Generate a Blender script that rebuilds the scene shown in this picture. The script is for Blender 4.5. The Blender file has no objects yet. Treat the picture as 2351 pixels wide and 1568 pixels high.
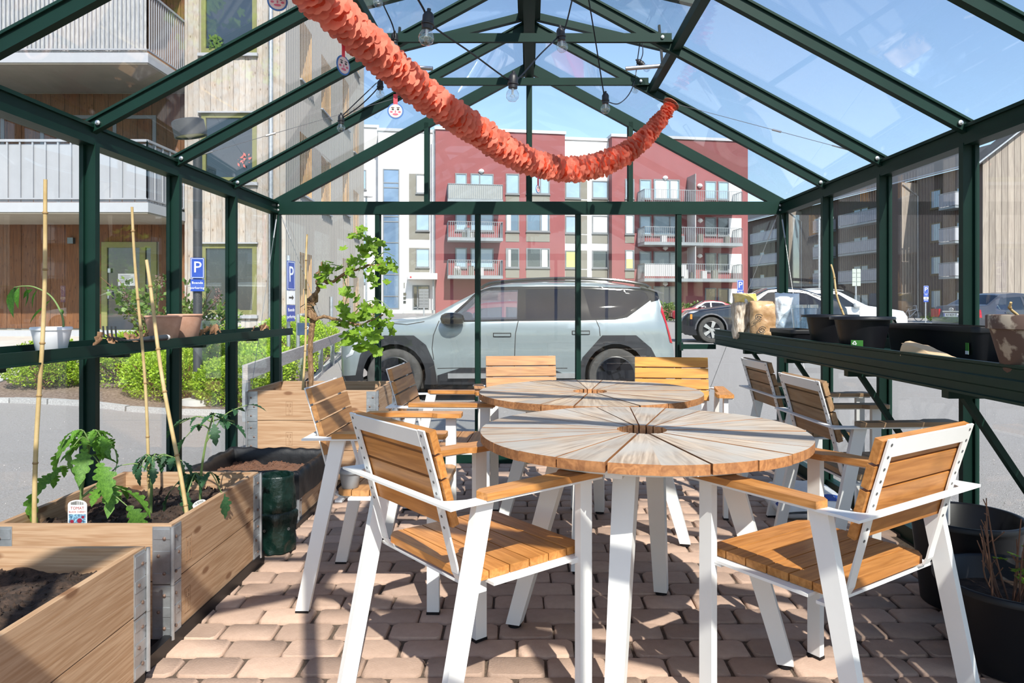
import bpy, bmesh, math, random
from mathutils import Vector, Matrix, Euler
from math import sin, cos, pi, radians, sqrt, atan2
random.seed(7)
rnd = random.uniform
S = bpy.context.scene
COL = S.collection

# ------------------------------------------------------------------ camera, sky, sun, exposure
H, F, CX, CY = 1.165, 1650.0, 1215.0, 704.0        # eye height, focal length and vanishing point of the 2351 x 1568 frame
cam = bpy.data.objects.new('camera', bpy.data.cameras.new('camera'))
COL.objects.link(cam); S.camera = cam
cam.location = (0, 0, H); cam.rotation_euler = (pi / 2, 0, 0)
cam.data.sensor_width = 36; cam.data.lens = 36 * F / 2351
cam.data.shift_x = -(CX - 1175.5) / 2351; cam.data.shift_y = -(784 - CY) / 2351
cam.data.clip_start = 0.02; cam.data.clip_end = 500

SUN_DIR = Vector((.222, -.69, .73)).normalized()   # towards the sun
wd = bpy.data.worlds.new('sky'); S.world = wd; wd.use_nodes = True
nt = wd.node_tree; nt.nodes.clear()
sky = nt.nodes.new('ShaderNodeTexSky'); sky.sky_type = 'NISHITA'; sky.sun_disc = False
sky.sun_elevation = math.asin(SUN_DIR.z); sky.sun_rotation = atan2(SUN_DIR.x, SUN_DIR.y)
sky.air_density = 1.0; sky.dust_density = 0.6; sky.ozone_density = 1.4
bg = nt.nodes.new('ShaderNodeBackground'); bg.inputs['Strength'].default_value = 0.145
wo = nt.nodes.new('ShaderNodeOutputWorld')
nt.links.new(sky.outputs[0], bg.inputs[0]); nt.links.new(bg.outputs[0], wo.inputs[0])
sun = bpy.data.objects.new('sun', bpy.data.lights.new('sun', 'SUN')); COL.objects.link(sun)
sun.data.energy = 4.6; sun.data.angle = radians(.53); sun.data.color = (1, .95, .87)
sun.rotation_euler = SUN_DIR.to_track_quat('Z', 'Y').to_euler(); sun.location = (3, -10, 12)
S.view_settings.view_transform = 'Standard'; S.view_settings.look = 'None'
S.view_settings.exposure = 0.75; S.view_settings.gamma = 1.0
S.view_settings.use_curve_mapping = False
S.cycles.max_bounces = 10; S.cycles.diffuse_bounces = 4; S.cycles.glossy_bounces = 5
S.cycles.transparent_max_bounces = 40; S.cycles.transmission_bounces = 6
S.cycles.use_denoising = True; S.cycles.caustics_reflective = False; S.cycles.caustics_refractive = False

def P(px, py, d):
    return Vector(((px - CX) / F * d, d, H + (CY - py) / F * d))

# ------------------------------------------------------------------ materials
MATS = {}
def newmat(name):
    m = bpy.data.materials.new(name); m.use_nodes = True
    t = m.node_tree; p = t.nodes['Principled BSDF']
    MATS[name] = m
    return m, t, p
def N(t, kind, **kw):
    n = t.nodes.new(kind)
    for k, v in kw.items():
        if k in n.inputs.keys(): n.inputs[k].default_value = v
        else: setattr(n, k, v)
    return n
def L(t, a, b): t.links.new(a, b)
def mul(t, col_socket, fac_socket):
    m = N(t, 'ShaderNodeMix', data_type='RGBA', blend_type='MULTIPLY'); m.inputs[0].default_value = 1
    L(t, col_socket, m.inputs[6]); L(t, fac_socket, m.inputs[7]); return m.outputs[2]
def rng(t, s, lo, hi, a=0., b=1.):
    r = N(t, 'ShaderNodeMapRange'); L(t, s, r.inputs[0])
    for i, v in enumerate((a, b, lo, hi)): r.inputs[i + 1].default_value = v
    return r.outputs[0]
def mat(name, col, rough=.6, metal=0., var=.12, vs=8., bump=0., bs=60., rand=0., island=0., spec=.5, col2=None, coat=0., detail=5., trans=0., vmap=None, tl=0.):
    """plain procedural material: a colour, noise between it and col2, fine relief, a shade of its own per object or per piece"""
    m, t, p = newmat(name)
    tc = N(t, 'ShaderNodeTexCoord'); co = tc.outputs['Object']
    if vmap:
        mp = N(t, 'ShaderNodeMapping'); mp.inputs['Scale'].default_value = vmap; L(t, co, mp.inputs[0]); co = mp.outputs[0]
    no = N(t, 'ShaderNodeTexNoise', Scale=vs, Detail=detail, Roughness=.6); L(t, co, no.inputs['Vector'])
    rgb = N(t, 'ShaderNodeRGB'); rgb.outputs[0].default_value = (*col, 1); c = rgb.outputs[0]
    if col2:
        rp = N(t, 'ShaderNodeValToRGB'); rp.color_ramp.elements[0].color = (*col, 1); rp.color_ramp.elements[1].color = (*col2, 1)
        rp.color_ramp.elements[0].position = .35; rp.color_ramp.elements[1].position = .65
        L(t, no.outputs['Fac'], rp.inputs[0]); c = rp.outputs[0]
    if var: c = mul(t, c, rng(t, no.outputs['Fac'], 1 - var, 1 + var, .25, .75))
    if rand:
        oi = N(t, 'ShaderNodeObjectInfo'); c = mul(t, c, rng(t, oi.outputs['Random'], 1 - rand, 1 + rand))
    if island:
        gi = N(t, 'ShaderNodeNewGeometry'); c = mul(t, c, rng(t, gi.outputs['Random Per Island'], 1 - island, 1 + island))
    L(t, c, p.inputs['Base Color'])
    p.inputs['Roughness'].default_value = rough; p.inputs['Metallic'].default_value = metal
    p.inputs['Specular IOR Level'].default_value = spec
    if coat: p.inputs['Coat Weight'].default_value = coat; p.inputs['Coat Roughness'].default_value = .04
    if bump:
        nb = N(t, 'ShaderNodeTexNoise', Scale=bs, Detail=6.); L(t, co, nb.inputs['Vector'])
        b = N(t, 'ShaderNodeBump', Strength=bump, Distance=.01); L(t, nb.outputs['Fac'], b.inputs['Height']); L(t, b.outputs[0], p.inputs['Normal'])
    if tl:   # thin leaf or paper: some light comes through
        tr = N(t, 'ShaderNodeBsdfTranslucent'); L(t, c, tr.inputs[0]); ms = N(t, 'ShaderNodeMixShader'); ms.inputs[0].default_value = tl
        L(t, p.outputs[0], ms.inputs[1]); L(t, tr.outputs[0], ms.inputs[2])
        L(t, ms.outputs[0], t.nodes['Material Output'].inputs[0])
    return m
def wood(name, light, dark, axis='X', grain=14., rough=.55, rand=.12, bump=.15, stain=None, stain_at=.55, knots=0., stretch=12., spec=.4):
    """boards: grain stretched along one axis, every plank shifted and shaded by itself"""
    m, t, p = newmat(name)
    tc = N(t, 'ShaderNodeTexCoord'); oi = N(t, 'ShaderNodeObjectInfo')
    mp = N(t, 'ShaderNodeMapping')
    sc = {'X': (1 / stretch, 1, 1), 'Y': (1, 1 / stretch, 1), 'Z': (1, 1, 1 / stretch)}[axis]
    mp.inputs['Scale'].default_value = sc; L(t, tc.outputs['Object'], mp.inputs[0])
    ad = N(t, 'ShaderNodeVectorMath', operation='ADD'); sm = N(t, 'ShaderNodeVectorMath', operation='SCALE')
    cv = N(t, 'ShaderNodeCombineXYZ'); gi = N(t, 'ShaderNodeNewGeometry')
    L(t, oi.outputs['Random'], cv.inputs[0]); L(t, oi.outputs['Random'], cv.inputs[1]); L(t, gi.outputs['Random Per Island'], cv.inputs[2])
    L(t, cv.outputs[0], sm.inputs[0]); sm.inputs['Scale'].default_value = 37.
    L(t, mp.outputs[0], ad.inputs[0]); L(t, sm.outputs[0], ad.inputs[1]); v = ad.outputs[0]
    n1 = N(t, 'ShaderNodeTexNoise', Scale=grain * 1., Detail=3., Distortion=.6); L(t, v, n1.inputs['Vector'])
    n2 = N(t, 'ShaderNodeTexNoise', Scale=grain * 7., Detail=4.); L(t, v, n2.inputs['Vector'])
    wv = N(t, 'ShaderNodeMath', operation='SINE'); k = N(t, 'ShaderNodeMath', operation='MULTIPLY'); k.inputs[1].default_value = 46.
    L(t, n1.outputs['Fac'], k.inputs[0]); L(t, k.outputs[0], wv.inputs[0])
    a = rng(t, wv.outputs[0], 0., .55, -1., 1.)
    s = N(t, 'ShaderNodeMath', operation='ADD'); L(t, a, s.inputs[0]); L(t, rng(t, n2.outputs['Fac'], 0., .5, .3, .7), s.inputs[1])
    mx = N(t, 'ShaderNodeMix', data_type='RGBA'); L(t, s.outputs[0], mx.inputs[0]); mx.inputs[6].default_value = (*light, 1); mx.inputs[7].default_value = (*dark, 1)
    c = mx.outputs[2]
    if knots:
        vo = N(t, 'ShaderNodeTexVoronoi', Scale=5.5, voronoi_dimensions='2D')
        sx_ = N(t, 'ShaderNodeSeparateXYZ'); L(t, tc.outputs['Object'], sx_.inputs[0]); cb = N(t, 'ShaderNodeCombineXYZ'); q_ = N(t, 'ShaderNodeMath', operation='MULTIPLY'); q_.inputs[1].default_value = .42
        L(t, sx_.outputs[{'X': 0, 'Y': 1, 'Z': 2}[axis]], q_.inputs[0]); L(t, q_.outputs[0], cb.inputs[0]); L(t, sx_.outputs[{'X': 2, 'Y': 2, 'Z': 0}[axis]], cb.inputs[1])
        a2 = N(t, 'ShaderNodeVectorMath', operation='ADD'); L(t, cb.outputs[0], a2.inputs[0]); L(t, sm.outputs[0], a2.inputs[1])
        L(t, a2.outputs[0], vo.inputs['Vector'])
        kf = rng(t, vo.outputs['Distance'], knots, 0., .045, .085)
        m2 = N(t, 'ShaderNodeMix', data_type='RGBA'); L(t, kf, m2.inputs[0]); L(t, c, m2.inputs[6]); m2.inputs[7].default_value = (dark[0] * .55, dark[1] * .45, dark[2] * .4, 1); c = m2.outputs[2]
    if stain:
        n3 = N(t, 'ShaderNodeTexNoise', Scale=5., Detail=6.); a3 = N(t, 'ShaderNodeVectorMath', operation='ADD')
        L(t, tc.outputs['Object'], a3.inputs[0]); L(t, sm.outputs[0], a3.inputs[1]); L(t, a3.outputs[0], n3.inputs['Vector'])
        m3 = N(t, 'ShaderNodeMix', data_type='RGBA'); L(t, rng(t, n3.outputs['Fac'], 0., .85, stain_at - .12, stain_at + .12), m3.inputs[0]); L(t, c, m3.inputs[6]); m3.inputs[7].default_value = (*stain, 1); c = m3.outputs[2]
    c = mul(t, c, rng(t, oi.outputs['Random'], 1 - rand, 1 + rand)); c = mul(t, c, rng(t, gi.outputs['Random Per Island'], 1 - rand * .7, 1 + rand * .7))
    L(t, c, p.inputs['Base Color']); p.inputs['Roughness'].default_value = rough; p.inputs['Specular IOR Level'].default_value = spec
    if bump:
        b = N(t, 'ShaderNodeBump', Strength=bump, Distance=.004); L(t, n2.outputs['Fac'], b.inputs['Height']); L(t, b.outputs[0], p.inputs['Normal'])
    return m
def glass(name, tint=(.97, .985, .98), base=.04, dirt=0., rough=0., dirtcol=(.8, .8, .78), maxr=1.):
    """thin clear sheet: see-through, mirror-like at grazing angles, a little dust"""
    m, t, p = newmat(name); t.nodes.remove(p)
    lw = N(t, 'ShaderNodeLayerWeight'); lw.inputs['Blend'].default_value = .5
    pw = N(t, 'ShaderNodeMath', operation='POWER'); L(t, lw.outputs['Facing'], pw.inputs[0]); pw.inputs[1].default_value = 5.
    f = rng(t, pw.outputs[0], base, maxr)
    tr = N(t, 'ShaderNodeBsdfTransparent'); tr.inputs[0].default_value = (*tint, 1)
    gl = N(t, 'ShaderNodeBsdfGlossy'); gl.inputs['Roughness'].default_value = rough; gl.inputs[0].default_value = (1, 1, 1, 1)
    mx = N(t, 'ShaderNodeMixShader'); L(t, f, mx.inputs[0]); L(t, tr.outputs[0], mx.inputs[1]); L(t, gl.outputs[0], mx.inputs[2])
    o = mx.outputs[0]
    if dirt:
        tc = N(t, 'ShaderNodeTexCoord')
        n1 = N(t, 'ShaderNodeTexNoise', Scale=2.2, Detail=8., Roughness=.75); L(t, tc.outputs['Object'], n1.inputs['Vector'])
        n2 = N(t, 'ShaderNodeTexVoronoi', Scale=38.); L(t, tc.outputs['Object'], n2.inputs['Vector'])
        sp = rng(t, n2.outputs['Distance'], .3, 0., .02, .09)
        sm = N(t, 'ShaderNodeMath', operation='ADD'); L(t, rng(t, n1.outputs['Fac'], 0., dirt, .42, .8), sm.inputs[0])
        k = N(t, 'ShaderNodeMath', operation='MULTIPLY'); L(t, sp, k.inputs[0]); L(t, rng(t, n1.outputs['Fac'], 0., 1., .55, .7), k.inputs[1]); L(t, k.outputs[0], sm.inputs[1])
        df = N(t, 'ShaderNodeBsdfDiffuse'); df.inputs[0].default_value = (*dirtcol, 1)
        m2 = N(t, 'ShaderNodeMixShader'); L(t, sm.outputs[0], m2.inputs[0]); L(t, o, m2.inputs[1]); L(t, df.outputs[0], m2.inputs[2]); o = m2.outputs[0]
    L(t, o, t.nodes['Material Output'].inputs[0])
    return m

# ------------------------------------------------------------------ geometry helpers
class MB:
    """collects shapes and links them as one mesh object"""
    def __init__(s): s.bm = bmesh.new()
    def _add(s, vs, fs):
        b = [s.bm.verts.new(v) for v in vs]
        for f in fs:
            try: s.bm.faces.new([b[i] for i in f])
            except ValueError: pass
        return b
    def box(s, x0, x1, y0, y1, z0, z1, M=None):
        vs = [Vector((x, y, z)) for z in (z0, z1) for y in (y0, y1) for x in (x0, x1)]
        if M: vs = [M @ v for v in vs]
        return s._add(vs, [(0, 2, 3, 1), (4, 5, 7, 6), (0, 1, 5, 4), (1, 3, 7, 5), (3, 2, 6, 7), (2, 0, 4, 6)])
    def bar(s, a, b, w, h, up=(0, 0, 1)):
        """rectangular bar from a to b, w across, h along up"""
        a, b, up = Vector(a), Vector(b), Vector(up); d = (b - a).normalized()
        u = up - d * up.dot(d)
        if u.length < 1e-5: u = Vector((0, 1, 0)) - d * d.y
        u.normalize(); r = d.cross(u)
        vs = [q + r * (i * w / 2) + u * (j * h / 2) for q in (a, b) for (i, j) in ((-1, -1), (1, -1), (1, 1), (-1, 1))]
        return s._add(vs, [(0, 1, 2, 3), (7, 6, 5, 4), (0, 4, 5, 1), (1, 5, 6, 2), (2, 6, 7, 3), (3, 7, 4, 0)])
    def tube(s, pts, r, n=8, cap=True):
        pts = [Vector(p) for p in pts]; rs = r if isinstance(r, (list, tuple)) else [r] * len(pts)
        rings = []; prev = None
        for i, p in enumerate(pts):
            d = (pts[min(i + 1, len(pts) - 1)] - pts[max(i - 1, 0)]).normalized()
            if prev is None:
                u = Vector((0, 0, 1)) if abs(d.z) < .9 else Vector((0, 1, 0))
            else: u = prev
            u = (u - d * u.dot(d)).normalized(); prev = u; w = d.cross(u)
            rings.append([s.bm.verts.new(p + (u * cos(2 * pi * k / n) + w * sin(2 * pi * k / n)) * rs[i]) for k in range(n)])
        for a, b in zip(rings, rings[1:]):
            for k in range(n): s.bm.faces.new((a[k], a[(k + 1) % n], b[(k + 1) % n], b[k]))
        if cap:
            s.bm.faces.new(rings[0][::-1]); s.bm.faces.new(rings[-1])
    def lathe(s, prof, n=24, M=None, c=(0, 0, 0), sx=1., sy=1.):
        """profile of (radius, z) turned about z"""
        rings = []
        for (r, z) in prof:
            ring = []
            for k in range(n if r > 1e-6 else 1):
                a = 2 * pi * k / n; v = Vector((c[0] + r * cos(a) * sx, c[1] + r * sin(a) * sy, c[2] + z))
                ring.append(s.bm.verts.new(M @ v if M else v))
            rings.append(ring)
        for a, b in zip(rings, rings[1:]):
            for k in range(n):
                q = [a[k % len(a)], a[(k + 1) % len(a)], b[(k + 1) % len(b)], b[k % len(b)]]
                q = [v for i, v in enumerate(q) if v not in q[:i]]
                if len(q) > 2:
                    try: s.bm.faces.new(q)
                    except ValueError: pass
    def prism(s, poly, z0, z1, M=None):
        n = len(poly)
        vs = [Vector((x, y, z0)) for x, y in poly] + [Vector((x, y, z1)) for x, y in poly]
        if M: vs = [M @ v for v in vs]
        return s._add(vs, [tuple(range(n))[::-1], tuple(range(n, 2 * n))] + [(i, (i + 1) % n, n + (i + 1) % n, n + i) for i in range(n)])
    def face(s, pts): return s._add([Vector(p) for p in pts], [tuple(range(len(pts)))])
    def grid(s, fn, nu, nv):
        g = [[s.bm.verts.new(fn(i / nu, j / nv)) for j in range(nv + 1)] for i in range(nu + 1)]
        for i in range(nu):
            for j in range(nv): s.bm.faces.new((g[i][j], g[i + 1][j], g[i + 1][j + 1], g[i][j + 1]))
    def bevel(s, w, seg=1, ang=30):
        es = [e for e in s.bm.edges if len(e.link_faces) == 2 and e.calc_face_angle(0) > radians(ang)]
        bmesh.ops.bevel(s.bm, geom=es, offset=w, segments=seg, affect='EDGES', profile=.5)
        return s
    def mesh(s, name, m=None, smooth=False, ang=40, normals=True):
        if normals: bmesh.ops.recalc_face_normals(s.bm, faces=s.bm.faces[:])
        me = bpy.data.meshes.new(name)
        if smooth:
            for f in s.bm.faces: f.smooth = True
            for e in s.bm.edges:
                if len(e.link_faces) == 2 and e.calc_face_angle(0) > radians(ang): e.smooth = False
        s.bm.to_mesh(me); s.bm.free()
        if m: me.materials.append(m)
        return me
    def build(s, name, m, parent=None, smooth=False, loc=None, rot=None, ang=40, normals=True):
        return link(name, s.mesh(name, m, smooth, ang, normals), parent, loc, rot)
def link(name, data, parent=None, loc=None, rot=None):
    o = bpy.data.objects.new(name, data); COL.objects.link(o)
    if parent: o.parent = parent
    if loc is not None: o.location = loc
    if rot is not None: o.rotation_euler = rot
    return o
def tag(o, label=None, cat=None, group=None, kind=None):
    for k, v in (('label', label), ('category', cat), ('group', group), ('kind', kind)):
        if v: o[k] = v
    return o
def thing(name, label, cat, loc=(0, 0, 0), rz=0., group=None):
    o = link(name, None, None, loc, (0, 0, rz)); o.empty_display_size = .1
    return tag(o, label, cat, group)
def shell(name, label=None, loc=(0, 0, 0), rz=0.):
    o = link(name, None, None, loc, (0, 0, rz)); return tag(o, label, None, None, 'structure')
def kids(o): return [c for c in bpy.data.objects if c.parent == o]
def dup(root, loc, rz, label=None, group=None, mats=None, parent=None):
    r = root.copy(); COL.objects.link(r); r.location = loc; r.rotation_euler = (0, 0, rz)
    if label: r['label'] = label
    if group: r['group'] = group
    def rec(a, b):
        for ch in list(a.children):
            c = ch.copy(); COL.objects.link(c); c.parent = b
            if mats and c.type == 'MESH' and c.data.materials and c.data.materials[0].name in mats:
                c.material_slots[0].link = 'OBJECT'; c.material_slots[0].material = mats[c.data.materials[0].name]
            rec(ch, c)
    rec(root, r)
    return r
def text(s, name, m, parent, loc, rot, size, ext=.001, align='CENTER', sx=1.):
    cu = bpy.data.curves.new(name, 'FONT'); cu.body = s; cu.size = size; cu.extrude = ext; cu.align_x = align; cu.align_y = 'CENTER'
    cu.materials.append(m); cu.resolution_u = 3
    tmp = bpy.data.objects.new(name, cu); me = bpy.data.meshes.new_from_object(tmp); me.name = name
    bpy.data.objects.remove(tmp); bpy.data.curves.remove(cu)
    if not me.materials: me.materials.append(m)
    o = link(name, me, parent, loc, rot); o.scale = (sx, 1, 1); return o
def catmull(pts, n=8):
    pts = [Vector(p) for p in pts]; out = []
    for i in range(len(pts) - 1):
        p0, p1, p2, p3 = pts[max(i - 1, 0)], pts[i], pts[i + 1], pts[min(i + 2, len(pts) - 1)]
        for k in range(n):
            t = k / n
            out.append(.5 * ((2 * p1) + (p2 - p0) * t + (2 * p0 - 5 * p1 + 4 * p2 - p3) * t * t + (3 * p1 - p0 - 3 * p2 + p3) * t ** 3))
    out.append(pts[-1]); return out
def lerp(xs, x):
    """piecewise linear through sorted (x, y)"""
    if x <= xs[0][0]: return xs[0][1]
    for (a, b), (c, d) in zip(xs, xs[1:]):
        if x <= c: return b + (d - b) * (x - a) / (c - a)
    return xs[-1][1]
# ------------------------------------------------------------------ materials used all over
GREEN = mat('green_coated_aluminium', (.0045, .025, .0175), .46, 0, .15, 6, spec=.2)
BLACKP = mat('black_plastic', (.006, .006, .008), .42, 0, .2, 9, spec=.35)
RUBBER = mat('black_rubber', (.015, .015, .015), .8)
STEEL = mat('bright_steel', (.55, .55, .55), .35, .9, .1)
ZINC = mat('galvanised_steel', (.46, .48, .5), .42, .75, .25, 14, bump=.1, bs=40)
WIRE = mat('steel_wire', (.3, .3, .3), .4, .8)
PANE = glass('greenhouse_glass', (.97, .985, .98), .018, .012)
PANER = glass('roof_glass', (.965, .98, .985), .045, .03)
BRICK = mat('clay_paver', (.44, .30, .225), .85, 0, .2, 26, bump=.22, bs=140, rand=.2, col2=(.385, .265, .2))
BRICKS = mat('clay_paver_far', (.44, .30, .225), .85, 0, .2, 26, bump=.22, bs=140, island=.2, col2=(.385, .265, .2))
SAND = mat('joint_sand', (.10, .07, .05), .95, 0, .4, 60, bump=.6, bs=200)
GRAVEL = mat('gravel', (.31, .285, .268), .95, 0, .42, 70, bump=.9, bs=160, col2=(.25, .24, .235), detail=14)

# ------------------------------------------------------------------ greenhouse shell
W, ZE, ZR = 1.93, 1.955, 3.0
YS = [.15, .895, 1.64, 2.385, 3.13, 3.875, 4.62, 5.43]
YB, YF = 5.45, .13
def roofz(x): return ZE + (ZR - ZE) * (1 - abs(x) / W)
def pane(parent, pts, m, th=.004):
    a, b, c = (Vector(p) for p in pts[:3]); n = (b - a).cross(c - a).normalized() * th
    mb = MB(); k = len(pts)
    mb._add([Vector(p) for p in pts] + [Vector(p) + n for p in pts], [tuple(range(k))[::-1], tuple(range(k, 2 * k))] + [(i, (i + 1) % k, k + (i + 1) % k, k + i) for i in range(k)])
    return mb.build('glass_pane', m, parent)
def post(parent, x, y, z0, z1, axis, big=0):
    """upright T profile; axis 'X': stem points inwards along x"""
    mb = MB(); s = -1 if x > 0 else 1
    if axis == 'X':
        mb.box(min(x, x + s * .05), max(x, x + s * .05), y - .016 - big, y + .016 + big, z0, z1)
        mb.box(min(x - s * .012, x + s * .006), max(x - s * .012, x + s * .006), y - .03 - big, y + .03 + big, z0, z1)
    else:
        s = -1 if y > 2 else 1
        mb.box(x - .016, x + .016, min(y, y + s * .045), max(y, y + s * .045), z0, z1)
        mb.box(x - .022, x + .022, min(y - s * .012, y + s * .006), max(y - s * .012, y + s * .006), z0, z1)
    return mb.build('post', GREEN, parent)
for nm, sx in (('wall_left', -1), ('wall_right', 1)):
    w = shell(nm)
    for i, y in enumerate(YS):
        post(w, sx * W, y, 0, ZE - .08, 'X', .012 if i in (0, 7) else 0)
    mb = MB(); xi, xo = sx * (W - .035), sx * (W + .03)
    mb.box(min(xi, xo), max(xi, xo), YF - .02, YB + .02, ZE - .09, ZE)
    mb.box(min(xi, xi - sx * .012), max(xi, xi - sx * .012), YF, YB, ZE - .09, ZE - .075)
    mb.box(min(xi, xi - sx * .012), max(xi, xi - sx * .012), YF, YB, ZE - .015, ZE)
    mb.build('eaves_beam', GREEN, w)
    mb = MB(); mb.box(min(sx * (W - .03), sx * (W + .03)), max(sx * (W - .03), sx * (W + .03)), YF, YB, -.02, .06); mb.build('base_rail', GREEN, w)
    for y0, y1 in zip(YS, YS[1:]):
        pane(w, [(sx * W, y0, .05), (sx * W, y1, .05), (sx * W, y1, ZE - .08), (sx * W, y0, ZE - .08)], PANE)
    for k, (a, b) in enumerate((((sx * 1.885, 5.37, 1.85), (sx * 1.885, 4.66, .07)), ((sx * 1.885, .22, 1.85), (sx * 1.885, .84, .07)))):
        mb = MB(); mb.tube([a, b], .0018, 5); A, B = Vector(a), Vector(b); mb.tube([A.lerp(B, .02), A.lerp(B, .1)], .005, 6); mb.build('brace_wire', WIRE, w)
def gable(nm, y, muls, upper, door=None):
    w = shell(nm); s = -1 if y > 2 else 1
    y0, y1 = min(y, y + s * .05), max(y, y + s * .05)
    mb = MB(); mb.box(-W, W, y0, y1, ZE - .095, ZE)
    mb.build('gable_beam', GREEN, w)
    mb = MB(); mb.box(-W, W, y0, y1, -.02, .06); mb.build('base_rail', GREEN, w)
    for x in muls: post(w, x, y, 0, ZE - .09, 'Y')
    for x in upper: post(w, x, y, ZE, roofz(x) - .03, 'Y')
    for sx in (-1, 1):
        mb = MB(); mb.bar((sx * W, y + s * .02, ZE - .03), (0, y + s * .02, ZR - .03), .05, .075); mb.build('gable_rafter', GREEN, w)
        for k in (0, 1):
            mb = MB()
            for zz in (-.03, -.065): mb.lathe([(0, 0), (.009, 0), (.009, .006), (0, .008)], 10, Matrix.Translation((sx * (W - .045 - .025 * k * 0 - (.0 if k == 0 else .0)), y + s * .052, ZE + zz)) @ Matrix.Rotation(pi / 2 * (1 if s < 0 else -1), 4, 'X'))
            if k == 0: mb.build('bolt', STEEL, w)
            else: mb.bm.free()
    xs = [-W] + muls + [W]
    for a, b in zip(xs, xs[1:]):
        if door and a >= door[0] - .01 and b <= door[1] + .01: continue
        pane(w, [(a, y, .05), (b, y, .05), (b, y, ZE - .08), (a, y, ZE - .08)], PANE)
    xs = [-W] + upper + [W]
    for a, b in zip(xs, xs[1:]):
        pts = [(a, y, ZE - .01)] + [(b, y, ZE - .01)] + ([(b, y, roofz(b) - .02)] if abs(b) < W - .01 else []) + ([(0, y, ZR - .02)] if a < -.05 and b > .05 else []) + ([(a, y, roofz(a) - .02)] if abs(a) < W - .01 else [])
        pane(w, pts, PANE)
    return w
wb = gable('wall_back', YB, [-1.145, -.39, .37, 1.13], [-.775, 0., .765])
for sx in (-1, 1):
    mb = MB(); a, b = Vector((sx * 1.86, 5.39, 1.85)), Vector((sx * 1.17, 5.39, .07)); mb.tube([a, b], .0018, 5); mb.tube([a.lerp(b, .02), a.lerp(b, .1)], .005, 6); mb.build('brace_wire', WIRE, wb)
gable('wall_front', YF, [-1.16, -.4, .4, 1.16], [-.775, 0., .765], (-.4, .4))

roof = shell('ceiling')
mb = MB(); mb.box(-.022, .022, YF, YB, 2.9, 3.0); mb.box(-.045, .045, YF, YB, 2.975, 3.035); mb.box(-.034, .034, YF, YB, 2.885, 2.9); mb.build('ridge_beam', GREEN, roof)
sl = sqrt(W * W + (ZR - ZE) ** 2)
for sx in (-1, 1):
    for y in YS[1:-1]:
        mb = MB(); mb.bar((sx * W, y, ZE - .025), (0, y, ZR - .025), .036, .052); mb.bar((sx * W, y, ZE + .004), (0, y, ZR + .004), .056, .01)
        mb.build('rafter', GREEN, roof)
        mb = MB(); mb.lathe([(0, 0), (.011, 0), (.011, .008), (0, .011)], 10, Matrix.Translation((sx * (W - .065), y - .019, ZE + .005)) @ Matrix.Rotation(pi / 2, 4, 'X')); mb.build('bolt', STEEL, roof)
    n = (-(ZR - ZE) / sl * sx, 0, W / sl)
    VX = .79
    for i, (y0, y1) in enumerate(zip(YS, YS[1:])):
        vent = (i == 5)
        x1 = VX if vent else 0.
        pane(roof, [(sx * W, y0, ZE + .002), (sx * W, y1, ZE + .002), (sx * x1, y1, roofz(x1) + .002), (sx * x1, y0, roofz(x1) + .002)], PANER)
    for (y0, y1) in ((3.13, 3.875), (3.875, 4.62)):
        mb = MB(); mb.bar((sx * VX, y0, roofz(VX) - .01), (sx * VX, y1, roofz(VX) - .01), .045, .05); mb.build('vent_sill', GREEN, roof)
for y in YS[1:-1]:
    mb = MB(); x = .76
    mb.box(-x, x, y - .045, y - .028, 2.577, 2.623); mb.box(-x, x, y - .03, y - .022, 2.577, 2.586); mb.build('collar_tie', GREEN, roof)
    for sx in (-1, 1):
        mb = MB(); mb.lathe([(0, 0), (.009, 0), (.009, .006), (0, .008)], 10, Matrix.Translation((sx * (x - .05), y - .046, 2.6)) @ Matrix.Rotation(pi / 2, 4, 'X')); mb.build('bolt', STEEL, roof)
for sx, tilt in ((-1, radians(14)), (1, radians(15))):     # one roof light each side stands open
    a0 = math.atan2(ZR - ZE, W); a = a0 - tilt; Lv = .9
    v = thing('roof_vent', 'green framed glass roof vent propped open on the %s slope of the roof' % ('left' if sx < 0 else 'right'), 'roof vent', (sx * .05, 4.25, 3.02))
    ex, ez = sx * Lv * cos(a), -Lv * sin(a)
    for y in (-.355, .355):
        mb = MB(); mb.bar((0, y, 0), (ex, y, ez), .04, .045); mb.build('frame_rail', GREEN, v)
    mb = MB(); mb.bar((ex, -.375, ez), (ex, .375, ez), .05, .055); mb.build('bottom_rail', GREEN, v)
    mb = MB(); mb.bar((0, -.375, 0), (0, .375, 0), .04, .045); mb.build('hinge_rail', GREEN, v)
    pane(v, [(0, -.35, .012), (0, .35, .012), (ex, .35, ez + .012), (ex, -.35, ez + .012)], PANER)
    mb = MB(); q = Vector((sx * .74, 0, roofz(.79) - 3.02)); mb.bar(q, (ex * .82, 0, ez * .82 - .02), .022, .012); mb.build('opener_arm', BLACKP, v)
    mb = MB(); mb.tube([q + Vector((-sx * .22, 0, .0)), q + Vector((sx * .03, 0, .02))], .013, 10); mb.build('opener_cylinder', STEEL, v, True)

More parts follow.
